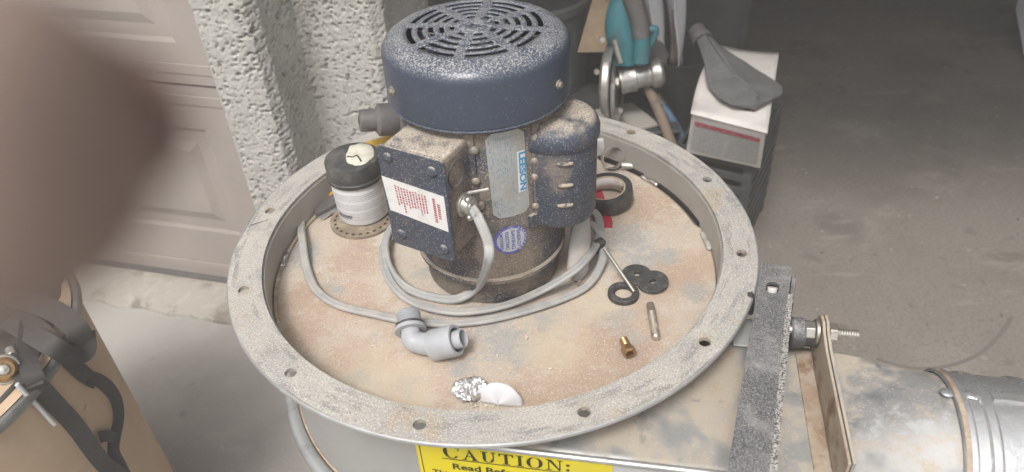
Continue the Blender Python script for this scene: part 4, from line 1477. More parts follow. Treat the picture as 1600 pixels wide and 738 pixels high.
obj('stud_tip', MB().lathe([(.0044, 0), (.0030, .0022), (.0001, .0026)], 14, b1, frame(dd)), M_steel, bolt, smooth=30)
c0, c1 = px(974, 530, PZ + .007), px(985, 555, PZ + .0075)
dd = (c1 - c0).normalized()
fit = thing('brass_fitting', 'small worn brass fitting lying at the front right of the plate', 'fitting', px(980, 545, PZ))
f = frame(dd)
Lf = (c1 - c0).length
obj('stem', MB().lathe([(.0042, 0), (.0046, .001)] + [(.0046 if i % 2 else .0039, .002 + .0011 * i) for i in range(10)] + [(.004, Lf * .55)], 16, c0, f, cap0=True), M_brass, fit, smooth=30)
obj('hex_head', MB().lathe([(.0045, Lf * .5), (.0068, Lf * .55), (.0074, Lf * .6), (.0074, Lf * .85), (.0066, Lf * .95), (.0045, Lf * .95), (.0045, Lf * .7), (.0001, Lf * .7)], 6, c0, f), M_brass, fit, smooth=0, bevel=.0004)

# grey conduit elbow
elb = thing('conduit_elbow', 'grey plastic conduit elbow lying in front of the motor cord', 'conduit elbow', px(670, 535, PZ))
ez = PZ + .0150
e1, e2, e3, e4, e5 = px(639, 497, ez + .008), px(641, 513, ez + .004), px(655, 536, ez - .002), px(682, 539, ez), px(714, 531, ez + .010)
dth = (e1 - e2).normalized()
f = frame(dth)
g = MB()
pr = [(.0114, 0)]
for i in range(7):
    pr += [(.0114, .001 + i * .0022), (.0129, .002 + i * .0022)]
pr += [(.0114, .017), (.0108, .018), (.0094, .018), (.0094, .004), (.0001, .004)]
obj('threaded_end', MB().lathe(pr, 36, e2 + dth * .002, f), M_pvc, elb, smooth=25)
obj('sealing_ring', MB().lathe([(.0112, -.0005), (.0156, -.0005), (.0156, .0028), (.0112, .0028)], 36, e2 + dth * .001, f), M_rubber, elb, smooth=30)
obj('flange_collar', MB().lathe([(.0110, -.0048), (.0166, -.0048), (.0171, -.004), (.0171, -.001), (.0166, -.0004), (.0110, -.0004)], 40, e2 + dth * .001, f), M_pvc, elb, smooth=30)
ps = spline([e2 - dth * .003, e2 - dth * .012 + (e3 - e2) * .1, e3, e4, e4 + (e5 - e4) * .3], 6)
obj('bend', MB().tube(ps, circ(.0122, 20), scale=[.86 + .18 * i / (len(ps) - 1) for i in range(len(ps))], up=V((.3, -.6, .7))), M_pvc, elb, smooth=70)
dn = (e5 - e4).normalized()
f = frame(dn)
obj('gland_nut', MB().lathe([(.0140, -.004), (.0162, -.003), (.0168, 0), (.0168, .024), (.0162, .0265), (.0132, .0265), (.0132, .010), (.0001, .010)], 48, e4 - dn * .002, f), M_pvc, elb, smooth=25)
obj('inner_tube', MB().lathe([(.0098, .008), (.0098, .0345), (.0091, .0350), (.0084, .0345), (.0084, .012), (.0001, .012)], 36, e4 - dn * .002, f), M_pvc, elb, smooth=30)

# peeled foil seal
seal = thing('peeled_seal', 'crumpled foil seal with its white disc folded over at the front', 'foil seal', px(760, 620, PZ))
fc_ = px(735, 612, PZ)
rr = random.Random(4)
g = MB()


def foilf(a, b):
    x, y = (a - .5) * 2, (b - .5) * 2
    k = max(abs(x), abs(y)) / max(1e-6, math.hypot(x, y))
    x, y = x * k, y * k
    r = math.hypot(x, y)
    cr = abs(mnoise.noise(V((x * 2.1, y * 2.1, 3)))) * 1.6 + .7 * abs(mnoise.noise(V((x * 4.5, y * 4.5, 8))))
    return fc_ + V((x * .0185 + .003 * mnoise.noise(V((x * 3, y * 3, 1))), y * .0155, .0016 + .0095 * cr * (1 - .35 * r)))


g.grid(foilf, 16, 14)
obj('foil', g, M_foil, seal, smooth=14, solid=.0003)
wc = px(778, 632, PZ + .002)
fr = (V((.97, -.24, 0)).normalized(), V((.17, .70, .69)).normalized(), V((-.1, -.7, .7)).normalized())


def discf(a, b):
    th = math.pi * (1 - a)
    r = b * (1 + .05 * mnoise.noise(V((th * 2, 4, 0))))
    x, y = .0245 * r * math.cos(th), .021 * r * math.sin(th)
    return wc + fr[0] * x + fr[1] * y + fr[2] * (.0045 * math.sin(1.5 * b * math.sin(th)) - 9.0 * x * x + .0012 * math.sin(3 * th))


obj('white_disc', MB().grid(discf, 28, 8), M_seal, seal, smooth=60, solid=.0012)

# loose wood chips and grit on the plate, uncountable
g = MB()
rr = random.Random(21)


def chip(c, s):
    a = rr.random() * 6.28
    u = V((math.cos(a), math.sin(a), .3 * rr.random()))
    v_ = V((-math.sin(a), math.cos(a), .5 * rr.random()))
    c = V(c)
    q = [c - u * s - v_ * s * .6, c + u * s - v_ * s * .5, c + u * s * .8 + v_ * s * .6, c - u * s * .9 + v_ * s * .5]
    g.add(q + [p + V((0, 0, s * .7)) for p in q], [(0, 1, 2, 3), (4, 5, 6, 7), (0, 1, 5, 4), (1, 2, 6, 5), (2, 3, 7, 6), (3, 0, 4, 7)])


for i in range(480):
    a = rr.random() * 6.283
    r = .1 + .15 * math.sqrt(rr.random())
    p = pol(r, a, PZ + .0012)
    chip(p, .0003 + .0007 * rr.random() ** 3)
for i in range(70):
    p = px(770 + rr.gauss(0, 22), 632 + rr.gauss(0, 4), PZ + .001)
    if p.xy.length < .25:
        chip(p, .0004 + .0008 * rr.random())
for i in range(120):                                     # along the back edge of the plate
    a = R(15 + 70 * rr.random())
    chip(pol(.225 + .022 * rr.random(), a, PZ + .0015), .0004 + .0009 * rr.random() ** 2)
for x, y, s in ((806, 490, .0022), (823, 529, .0020), (777, 556, .0015), (860, 577, .0016), (771, 557, .001), (830, 520, .0012)):
    chip(px(x, y, PZ + .001), s)
tag(obj('wood_chips', g, M_chip, smooth=0), 'pale sawdust chips and grit scattered over the round plate', 'sawdust', kind='stuff')

g = MB()
for i in range(170):
    x, y = 1190 + 420 * rr.random(), 10 + 560 * rr.random()
    chip(px(x, y, GZ + .0125), .0012 + .0028 * rr.random() ** 2)
tag(obj('floor_grit', g, mat('floor_grit', (.42, .39, .35), .9, layers=[dict(color=(.16, .15, .14), scale=6, lo=.5, hi=.52)]), smooth=0), 'fine grit scattered over the garage floor', 'grit', kind='stuff')

# ================================================================== MOUNTING BAR, BRACKET, BOLT
zf, zn = -.006, .040
fl, fr_ = px(1192, 412, zf), px(1235, 415, zf)
nl, nr = px(1135, 738, zn), px(1208, 738, zn)
bdir = ((nl + nr) / 2 - (fl + fr_) / 2).normalized()
bside = (fr_ - fl)
bside = (bside - bdir * bside.dot(bdir)).normalized()
bup = bside.cross(bdir)
if bup.z < 0:
    bup = -bup
bw = .0315
fcn = (fl + fr_) / 2
bar = thing('support_bar', 'black slotted steel support bar crossing above the outlet', 'steel bar', fcn - bup * .03)
Lb = .52
TH = .020
# top face with a real slot: built from strips round the slot
slot_c = .048
slot_l, slot_w = .0110, .0062
g = MB()


def bp(a, b, c):
    return fcn + bdir * a + bside * b + bup * c


hw = bw / 2
bd, sl_ = [], []
nq = 32
for i in range(nq):
    a = 2 * math.pi * i / nq
    c, s_ = math.cos(a), math.sin(a)
    x = slot_l * c
    sl_.append((slot_c + (slot_l - slot_w) * (1 if c > 0 else -1 if c < 0 else 0) + slot_w * c, slot_w * s_ - .001))
    k = min(.024 / max(1e-6, abs(c)), hw / max(1e-6, abs(s_)))
    bd.append((slot_c + c * k, s_ * k))
vs = [bp(a, b, 0) for a, b in bd] + [bp(a, b, 0) for a, b in sl_] + [bp(a, b, -.004) for a, b in sl_]
fs = [(i, (i + 1) % nq, nq + (i + 1) % nq, nq + i) for i in range(nq)] + [(nq + i, nq + (i + 1) % nq, 2 * nq + (i + 1) % nq, 2 * nq + i) for i in range(nq)]
g.add(vs, fs)
c45 = math.atan2(hw, .024)
corners = [(slot_c + .024, hw), (slot_c - .024, hw), (slot_c - .024, -hw), (slot_c + .024, -hw)]
for cx_, cy_ in corners:                                   # corner fillers
    best = sorted(range(nq), key=lambda i: (bd[i][0] - cx_) ** 2 + (bd[i][1] - cy_) ** 2)[:2]
    g.add([bp(cx_, cy_, 0), bp(*bd[best[0]], 0), bp(*bd[best[1]], 0)], [(0, 1, 2)])
for a0, a1 in ((0, slot_c - .024), (slot_c + .024, Lb)):
    g.add([bp(a0, -hw, 0), bp(a1, -hw, 0), bp(a1, hw, 0), bp(a0, hw, 0)], [(0, 1, 2, 3)])
g.add([bp(0, -hw, 0), bp(Lb, -hw, 0), bp(Lb, hw, 0), bp(0, hw, 0), bp(0, -hw, -TH), bp(Lb, -hw, -TH), bp(Lb, hw, -TH), bp(0, hw, -TH)],
      [(0, 1, 5, 4), (2, 3, 7, 6), (1, 2, 6, 5), (3, 0, 4, 7), (4, 5, 6, 7)])
obj('bar', g, M_bar, bar, smooth=0)
M_barw = mat('worn_bar_edge', (.62, .60, .57), .5, .2, layers=[dict(color=(.09, .09, .09), scale=600, lo=.46, hi=.56, detail=3)], bump=[(600, .4, .001)])
obj('worn_edge', MB().tube([bp(.055 + (Lb - .06) * i / 20, hw + .0005, -.003) for i in range(21)], [(-.0030, -.0036), (.0030, -.0036), (.0030, .0026), (.0015, .0036), (-.0030, .0036)]), M_barw, bar, smooth=0)
obj('slot_bush', MB().cyl(bp(slot_c + .006, -.001, -.017), bp(slot_c - .001, -.001, -.0005), .0052, n=20), M_boxw, bar)
bar2 = bp(.024, hw + .0045, -.012)
obj('side_plate', MB().box(bp(.040, hw + .0032, -.0125), (.055, .0045, .021), (bdir, bside, bup)), M_bar, bar, smooth=0, bevel=.001)
obj('rubber_bush', MB().cyl(bp(.062, -hw - .0008, -.014), bp(.062, -hw - .009, -.015), .0125, n=28, chamfer=.002), M_rubber, bar, smooth=30)
# bolt axis along the duct
ax0 = px(1243, 520, -.014)
bx = OD.copy()
obj('rubber_bush', MB().cyl(ax0 + bx * -.006, ax0 + bx * .009, .0155, n=32, chamfer=.002), M_bar, bar, smooth=30)
obj('spacer', MB().cyl(ax0 + bx * .009, ax0 + bx * .022, .013, n=28), M_rubber, bar, smooth=30)
SP = .350
bracket = thing('angle_bracket', 'rusty upright flat bracket standing across the outlet top', 'bracket', out(SP, .19, PZ))
pl = []
for n_, z_ in ((.098, -.008), (.101, .002), (.108, .008), (.118, .009), (.128, .0045), (.150, .001), (.275, .001), (.275, PZ + .0015), (.098, PZ + .0015)):
    pl.append((n_, z_))
obj('upright', MB().prism(pl, (ON, ZU, OD), .0026, o=OD * (SP + .0012)), M_rust, bracket, smooth=0, bevel=.0004)
obj('upright', MB().prism([(a, b + .0012) for a, b in pl], (ON, ZU, OD), .0026, o=OD * (SP + .0046)), M_outlet, bracket, smooth=0, bevel=.0004)
obj('foot', MB().box(out(SP - .007, .19, PZ + .0016), (.015, .165, .0024), (OD, ON, ZU)), M_rust, bracket, smooth=0, bevel=.0005)
bo_ = thing('fixing_bolt', 'zinc bolt with nut and washers through the rusty bracket', 'bolt', out(SP + .01, .11, -.02))
bc = out(0, 0, 0) * 0 + px(1284, 519, -.006)
bs = bc.dot(OD)
B_ = lambda s: bc + OD * (s - bs)
AXB = frame(OD)
obj('shank', MB().lathe([(.0046 + (.0006 if i % 2 else 0), SP + .004 + .0012 * i) for i in range(29)], 16, B_(0), AXB, cap1=True), M_steel, bo_, smooth=30)
obj('hex_head', MB().lathe([(.0001, SP - .0135), (.0085, SP - .0135), (.0098, SP - .0122), (.0098, SP - .0042), (.0088, SP - .0035)], 6, B_(0), AXB), M_steel, bo_, smooth=0, bevel=.0006)
obj('washer', MB().lathe([(.005, SP - .0032), (.0125, SP - .0032), (.0125, SP - .0006), (.005, SP - .0006)], 32, B_(0), AXB), M_steel, bo_, smooth=30)
obj('hex_nut', MB().lathe([(.005, SP + .0090), (.0088, SP + .0090), (.0098, SP + .010), (.0098, SP + .0165), (.0088, SP + .0175), (.005, SP + .0175)], 6, B_(0), AXB), M_steel, bo_, smooth=0, bevel=.0006)
obj('rear_shank', MB().cyl(B_(SP - .013), B_(SP - .034), .0046, n=16), M_steel, bo_)

# ================================================================== FIBRE DRUM AND STRAPS
DC = V((-.894, .04, 0))
DRD = .283
drum = thing('fibre_drum', 'tan fibre drum with metal band standing left of the blower', 'drum', (DC.x, DC.y, GZ))
obj('drum_wall', MB().lathe([(DRD - .006, GZ + .075), (DRD, GZ + .075), (DRD, -.215), (DRD - .006, -.215)], 96, DC), M_kraft, drum, smooth=40)
obj('bottom_chime', MB().lathe([(.02, GZ + .003), (DRD + .001, GZ + .003), (DRD + .005, GZ + .008), (DRD + .0055, GZ + .016), (DRD + .003, GZ + .025), (DRD + .003, GZ + .075), (DRD + .006, GZ + .079), (DRD + .001, GZ + .082)], 96, DC), M_ringm, drum, smooth=40)
obj('locking_band', MB().tube([DC + pol(DRD + .0035, R(3 * i), -.2015) for i in range(120)], [(-.004, -.007), (.003, -.008), (.006, -.004), (.006, .004), (.003, .007), (-.004, .006)], closed=True), M_ringm, drum, smooth=50)
obj('drum_lid', MB().lathe([(.0001, -.222), (DRD - .045, -.220), (DRD - .032, -.212), (DRD - .022, -.198), (DRD - .012, -.194), (DRD - .003, -.196)], 96, DC), M_kraft, drum, smooth=50)
obj('lid_groove', MB().tube([DC + pol(DRD - .034, R(3 * i), -.208) for i in range(120)], circ(.006, 8), closed=True), M_strap, drum, smooth=60)
# dark bag bunched on the lid
g = MB()
bc0 = DC + V((.005, .10, -.20))


def bagf(a, b):
    th, ph = 2 * math.pi * a, b * math.pi * .5
    d = V((math.cos(th) * math.cos(ph), math.sin(th) * math.cos(ph), math.sin(ph)))
    s = 1 + .10 * mnoise.noise(d * 2.3) + .05 * mnoise.noise(d * 6)
    return bc0 + V((d.x * .225 * s, d.y * .19 * s, -.004 + d.z * .055 * s))


g.grid(bagf, 64, 20)
tag(obj('black_bag', g, M_bag, smooth=80, fix=True), 'dark bunched bag lying on top of the fibre drum', 'bag')
# webbing straps
straps = thing('webbing_strap', 'black webbing strap looped and hanging over the fibre drum', 'strap', DC + V((.25, -.1, -.2)))


def sdrum(x, y, lift=.004):                      # pixel -> point just off the drum: its wall, or a plane over the lid
    d = pray(x, y)
    o = CP - DC
    r = DRD + lift
    a = d.x * d.x + d.y * d.y
    b = 2 * (o.x * d.x + o.y * d.y)
    c = o.x * o.x + o.y * o.y - r * r
    q = b * b - 4 * a * c
    t = (-b - math.sqrt(max(q, 0))) / (2 * a)
    tl_ = (-.185 + lift - CP.z) / d.z
    return CP + d * (max(t, tl_) if q > 0 else tl_)


def strap(px_pts, wd, name='webbing', n=10):
    pts = spline([sdrum(x, y, l) for x, y, l in px_pts], n)
    for _ in range(6):                           # let the webbing lie smooth
        pts = [pts[0]] + [(pts[i - 1] + pts[i] * 2 + pts[i + 1]) / 4 for i in range(1, len(pts) - 1)] + [pts[-1]]
    ups = []
    for p in pts:
        ups.append(((CP - p).normalized() + V((p.x - DC.x, p.y - DC.y, 0)).normalized() * .25).normalized())
    return obj(name, MB().tube(pts, [(-wd, -.0009), (wd, -.0009), (wd, .0009), (-wd, .0009)], up=ups), M_strap, straps, smooth=30)


strap([(-60, 500, .012), (0, 478, .014), (45, 474, .018), (85, 486, .024), (118, 512, .028), (130, 537, .026)], .0155)
strap([(132, 520, .030), (134, 548, .026), (112, 556, .020), (80, 540, .018), (45, 520, .016), (10, 500, .014)], .0135)
strap([(20, 478, .010), (70, 520, .016), (105, 560, .008), (135, 588, .006), (150, 596, .005)], .0110)
strap([(138, 590, .006), (158, 596, .006), (178, 618, .006), (184, 650, .005), (178, 684, .005), (176, 706, .005), (188, 730, .005), (205, 765, .004)], .0095)
strap([(45, 505, .012), (42, 550, .011), (52, 590, .009), (80, 625, .007), (115, 662, .006), (142, 700, .005), (165, 728, .005), (190, 745, .005), (215, 770, .004)], .0120)
strap([(40, 540, .010), (38, 575, .010), (50, 606, .009)], .014)
strap([(156, 684, .007), (168, 680, .010), (180, 686, .007)], .0085, 'strap_knot', 4)
bk = thing('strap_buckle', 'brass and steel buckle at the left edge of the drum', 'buckle', sdrum(8, 580, .015))
kc = sdrum(6, 578, .018)
f = frame(CP - kc)
obj('buckle_drum', MB().lathe([(.004, .012), (.012, .012), (.0155, .008), (.0165, .002), (.0165, -.006), (.013, -.010)], 28, kc, f), M_brass, bk, smooth=30)
obj('buckle_pin', MB().lathe([(.0001, .017), (.006, .016), (.0075, .0125)], 20, kc, f), M_steel, bk, smooth=30)
obj('buckle_cap', MB().cyl(sdrum(15, 546, .02), sdrum(20, 556, .02), .006, n=16, chamfer=.001), M_steel, bk, smooth=30)
obj('buckle_foot', MB().tube([kc + f[0] * (.0175 * math.cos(R(20 * i))) + f[1] * (.0175 * math.sin(R(20 * i))) for i in range(18)], circ(.0028, 8), closed=True, up=f[2]), M_steel, bk, smooth=60)
obj('lever_rod', MB().cyl(sdrum(26, 600, .012), sdrum(86, 664, .012), .0032, n=12, chamfer=.0008), M_whitep, bk, smooth=40)

# ================================================================== THINGS INSIDE THE GARAGE
FLZ = GZ + .012
# white carton on a black crate
def quadfit(z, pts):
    return [px(x, y, z) for x, y in pts]


bA, bB = px(1072, 238, -.425), px(1188, 263, -.425)
bxd = (bB - bA)
bxd.z = 0
bxd.normalize()
byd = V((-bxd.y, bxd.x, 0))
cF = px(1140, 195, -.30)
crd, cyd = bxd, byd
cr0 = cF + byd * .128
crc = (bA + bB) / 2 + ((px(1217, 84, -.288) - px(1199, 209, -.298)) + (px(1120, 72, -.288) - px(1079, 178, -.298))) * .25
crc = V((crc.x, crc.y, 0)) - byd * .004
crate = thing('black_crate', 'black plastic crate with horizontal ribs under the white carton', 'crate', (crc.x, crc.y, FLZ))
CW, CDp, CT = (bB - bA).length + .006, .30, -.428
for z in (FLZ + .004, ):
    obj('crate_base', MB().box(crc + V((0, 0, z + .008)), (CW, CDp, .012), (crd, cyd, ZU)), M_blk, crate, smooth=0, bevel=.002)
for k in range(8):
    z = CT - .012 - k * .038
    for sgn in (-1, 1):
        obj('rib', MB().box(crc + cyd * (sgn * CDp / 2) + V((0, 0, z)), (CW, .008, .021), (crd, cyd, ZU)), M_blk, crate, smooth=0, bevel=.002)
        obj('rib', MB().box(crc + crd * (sgn * CW / 2) + V((0, 0, z)), (.008, CDp, .021), (crd, cyd, ZU)), M_blk, crate, smooth=0, bevel=.002)
for sx_ in (-1, 1):
    for sy_ in (-1, 1):
        obj('corner_post', MB().box(crc + crd * (sx_ * (CW / 2 - .008)) + cyd * (sy_ * (CDp / 2 - .008)) + V((0, 0, (CT + FLZ) / 2)), (.022, .022, CT - FLZ - .004), (crd, cyd, ZU)), M_blk, crate, smooth=0, bevel=.003)
obj('crate_hollow_shade', MB().box(crc + V((0, 0, (CT + FLZ) / 2 - .01)), (CW - .03, CDp - .03, CT - FLZ - .05), (crd, cyd, ZU)), M_hole, crate, smooth=0)

fq = [px(1079, 178, -.298), px(1199, 209, -.298), px(1217, 84, -.288), px(1120, 72, -.288)]
carton = thing('white_carton', 'white cardboard carton with red bands on a black crate', 'carton', (crc.x, crc.y, CT))
bw_, bdp, bh = .160, .250, .118
bcn = V((crc.x, crc.y, CT + .003 + bh / 2)) - cyd * .004
tq = [fq[0] + V((.004, .004, -.005)), fq[1] + V((-.003, .004, -.005)), fq[2] + V((-.004, -.006, -.008)), fq[3] + V((.004, -.006, -.008))]
lowq = [bA, bB, bB + (fq[2] - fq[1]) * .96, bA + (fq[3] - fq[0]) * .96]
lowq = [V((p.x, p.y, CT + .003)) for p in lowq]
g = MB().add(lowq + tq, [(3, 2, 1, 0), (4, 5, 6, 7), (1, 2, 6, 5), (2, 3, 7, 6), (3, 0, 4, 7)])
g.grid(lambda a, b: (lowq[0] * (1 - a) + lowq[1] * a) * (1 - b) + (tq[0] * (1 - a) + tq[1] * a) * b, 12, 12)
obj('carton_body', g, M_boxw, carton, smooth=0)
# top flap, a little lifted and overhanging
fo = bcn + V((0, 0, bh / 2)) - cyd * (bdp / 2 + .002)
def flapf(a, b):
    p = (fq[0] * (1 - a) + fq[1] * a) * (1 - b) + (fq[3] * (1 - a) + fq[2] * a) * b
    return p + V((0, 0, .004 * math.sin(3.1 * b) + .003 * math.sin(5 * a + 2) * b)) - crd * (.010 * math.sin(math.pi * b) * (1 - a))


obj('flap', MB().grid(flapf, 12, 14), M_boxw, carton, smooth=60, solid=.003)
g = MB()
ff = bcn - cyd * (bdp / 2 + .0012)


nF = (lowq[1] - lowq[0]).cross((tq[0] + tq[1] - lowq[0] - lowq[1]) / 2).normalized()
if nF.dot(CP - ff) < 0:
    nF = -nF


def cf(a, b, e=0):
    p = (lowq[0] * (1 - a) + lowq[1] * a) * (1 - b) + (tq[0] * (1 - a) + tq[1] * a) * b
    return p + nF * (e + .0022)


def cq(a0, b0, a1, b1, mi):
    g.grid(lambda a, b: cf(a0 + (a1 - a0) * a, b0 + (b1 - b0) * b, .0004 * mi), 12 if a1 - a0 > .3 else 1, 8 if b1 - b0 > .3 else 1, mi)


M_lab = mat('printed_panel', (.50, .49, .48), .7, layers=[dict(color=(.36, .355, .35), scale=210, lo=.47, hi=.56, stretch=(1, 1, 3), detail=1)])
cq(.05, .10, .95, .76, 0)
cq(.06, .78, .95, .88, 1)
rr = random.Random(9)
for side in (0, 1):
    for rw in range(12):
        b = .70 - rw * .048
        a = .08 + side * .46
        while a < .46 + side * .46:
            ww = .01 + .03 * rr.random()
            cq(a, b, min(a + ww, .47 + side * .46), b + .022, 2)
            a += ww + .012
obj('printed_panel', g, [M_lab, M_red, M_print], carton, smooth=0)
g = MB()
tv = text2d('M', .02, .02)
for s, u_, v_ in (('M', .036, .045), ('E', .052, .045)):
    tv = text2d(s, .018, .03)
    place2d(g, tv, lambda x, y: px(1163, 172, -.2915) + crd * (u_ - .036 + x) + cyd * (v_ - .045 + y), 0)
tag(obj('red_mark', g, M_red, carton, smooth=0), None)
# grey fabric dust bag on the carton
dbag = thing('dust_bag', 'grey fabric dust collection bag lying across the white carton', 'dust bag', fo + cyd * .1)
tz = -.285
bpts = [px(1093, 55, -.22), px(1105, 75, -.235), px(1122, 100, -.255), px(1140, 125, tz + .015), px(1160, 145, tz + .012), px(1172, 158, tz + .01), px(1180, 165, tz + .01)]
ps = spline(bpts, 6)
wds = [.022, .030, .058, .090, .096, .074, .022]
g = MB()
prof = []
m_ = len(ps)
vs = []
for i, p in enumerate(ps):
    t = i / (m_ - 1) * (len(wds) - 1)
    k = min(int(t), len(wds) - 2)
    wdt = wds[k] + (wds[k + 1] - wds[k]) * (t - k)
    tg = (ps[min(i + 1, m_ - 1)] - ps[max(i - 1, 0)]).normalized()
    sd = tg.cross(ZU).normalized()
    hh = .020 - .008 * (i / m_)
    for j in range(24):
        a = 2 * math.pi * j / 24
        c, s_ = math.cos(a), math.sin(a)
        rid = .016 * math.exp(-((c - .1) * 5) ** 2) * (1 if s_ > 0 else 0) * (i / m_)
        vs.append(p + sd * (wdt * c * (1.0 if c < 0 else .62)) + ZU * (hh * s_ * (1 - .6 * abs(c)) + rid + .004 * mnoise.noise(V((c * 2, s_ * 2, i * .2)))))
fs = [(i * 24 + j, i * 24 + (j + 1) % 24, (i + 1) * 24 + (j + 1) % 24, (i + 1) * 24 + j) for i in range(m_ - 1) for j in range(24)] + [tuple(range(24)), tuple(range((m_ - 1) * 24, m_ * 24))]
g.add(vs, fs)
obj('bag_body', g, M_felt, dbag, smooth=60)
obj('bag_seam', MB().tube([ps[i] + V((.004, 0, .024 - .004 * i / m_)) for i in range(6, m_ - 1)], circ(.0042, 8)), M_felt, dbag, smooth=60)
nd = (ps[6] - ps[0]).normalized()
obj('bag_neck', MB().cyl(ps[0] - nd * .022, ps[0] + nd * .012, .020, .022, n=28, chamfer=.003), M_gtool, dbag, smooth=30)
obj('neck_band', MB().lathe([(.0215, .010), (.0245, .012), (.0245, .018), (.0215, .020)], 28, ps[0], frame(nd)), M_felt, dbag, smooth=30)

# black tote the saw stands on, and the bin with papers
SY = .98
tz_ = pxY(985, 196, SY).z
tcx = pxY(985, 196, SY).x
tote = thing('black_tote', 'black plastic tote under the circular saw', 'tote', (tcx, SY + .05, FLZ))
obj('tote_body', MB().lathe([(.13, FLZ), (.155, FLZ + .02), (.185, tz_ - .03), (.185, tz_ - .012), (.20, tz_ - .010), (.20, tz_), (.0001, tz_)], 4, V((tcx - .02, SY + .10, 0)), (V((.7071, .7071, 0)), V((-.7071, .7071, 0)), ZU)), M_blk, tote, smooth=0, bevel=.012, seg=3)
for k in range(6):
    obj('tote_rib', MB().box((tcx - .13 + .045 * k, SY - .035, (tz_ + FLZ) / 2), (.008, .012, .14)), M_blk, tote, smooth=0, bevel=.002)
# circular saw
saw = thing('circular_saw', 'teal and silver circular saw with grey dust hose beside the motor', 'saw', (tcx, SY, tz_))


def S_(x, y, dy=0):
    return pxY(x, y, SY + dy)


gc = S_(955, 128, .0)
gdir = V((.93, -.30, .05)).normalized()
f = frame(gdir)
obj('blade_guard', MB().lathe([(.0001, -.020), (.050, -.020), (.078, -.016), (.084, -.010), (.084, .004), (.080, .008), (.074, .006), (.0001, .004)], 56, gc, f), M_silver, saw, smooth=30, bevel=.001)
obj('saw_blade', MB().lathe([(.0001, .010), (.070, .010), (.072, .0108), (.070, .0116), (.0001, .0116)], 56, gc + V((0, 0, -.006)), f), M_silver, saw, smooth=30)
obj('blade_bolt', MB().cyl(gc + gdir * .011, gc + gdir * .022, .016, n=6, chamfer=.002), M_steel, saw, smooth=0)
obj('lower_guard', MB().lathe([(.055, .013), (.086, .013), (.088, .018), (.086, .022), (.055, .022)], 40, gc + V((0, 0, -.01)), f, a0=R(150), a1=R(330)), M_silver, saw, smooth=30)
for dx_, dy_ in ((932, 112), (940, 62), (950, 188), (968, 172)):
    q = S_(dx_, dy_, -.02)
    obj('guard_screw', MB().cyl(q, q + V((.0, -.012, .004)), .007, n=14, chamfer=.001), M_steel, saw, smooth=30)
mc0, mc1 = S_(968, 126, .02), S_(1036, 112, .02)
md_ = (mc1 - mc0).normalized()
Lm = (mc1 - mc0).length
obj('motor_housing', MB().lathe([(.034, 0), (.034, Lm * .36), (.028, Lm * .38), (.028, Lm * .70), (.033, Lm * .72), (.036, Lm * .78), (.036, Lm * .93), (.029, Lm), (.0001, Lm * 1.01)], 40, mc0, frame(md_), cap0=True), M_silver, saw, smooth=30)
for k in range(4):
    a = R(40 * k - 60)
    fm = frame(md_)
    q = mc0 + (fm[0] * math.cos(a) + fm[1] * math.sin(a)) * .031
    obj('cooling_rib', MB().tube([q + md_ * (Lm * .40), q + md_ * (Lm * .68)], circ(.0035, 8)), M_silver, saw, smooth=40)
obj('saw_body', MB().tube(spline([S_(976, 100, .02), S_(978, 70, .03), S_(972, 45, .04), S_(975, 15, .05), S_(985, -15, .06)], 6), [(.038 * math.cos(a), .032 * math.sin(a)) for a in [2 * math.pi * i / 18 for i in range(18)]], up=V((0, -1, 0)), scale=[.85 + .25 * math.sin(i / 24 * 3.1) for i in range(25)]), M_teal, saw, smooth=60)
obj('front_grip', MB().tube(spline([S_(1002, 98, -.02), S_(1003, 80, -.015), S_(1003, 56, -.01)], 6), circ(.019, 16), up=V((0, -1, 0))), M_teal, saw, smooth=60)
obj('dust_hose', MB().tube(spline([S_(1003, 58, -.01), S_(998, 30, 0), S_(990, 5, .01), S_(978, -30, .02)], 10), circ(.0205, 16), up=V((0, -1, 0)), scale=[1 + .1 * i / 30 for i in range(31)]), M_gtool, saw, smooth=30)
obj('grip_hook', MB().tube(spline([S_(1010, 48, .0), S_(1024, 46, .0), S_(1020, 62, .0), S_(1012, 74, .0)], 6), circ(.009, 12), up=V((0, -1, 0))), M_teal, saw, smooth=60)
obj('rear_housing', MB().tube(spline([S_(992, 84, .06), S_(1015, 80, .06), S_(1026, 96, .06)], 6), [(.034 * math.cos(a), .028 * math.sin(a)) for a in [2 * math.pi * i / 16 for i in range(16)]], up=V((0, -1, 0))), M_gtool, saw, smooth=60)
obj('depth_lever', MB().tube([S_(960, 62, -.02), S_(970, 98, -.03)], circ(.007, 10), up=V((0, -1, 0))), M_steel, saw, smooth=40)
sb = [S_(945, 205, .0), S_(1030, 192, -.02), S_(992, 162, .12), S_(955, 172, .12)]
zz = tz_ + .008
obj('saw_shoe', MB().prism([(px(940, 215, zz).x, px(940, 215, zz).y), (px(1031, 194, zz).x, px(1031, 194, zz).y), (px(986, 160, zz).x, px(986, 160, zz).y), (px(930, 172, zz).x, px(930, 172, zz).y)], (V((1, 0, 0)), V((0, 1, 0)), ZU), .007, o=V((0, 0, zz - .006))), M_pale, saw, smooth=0, bevel=.001)

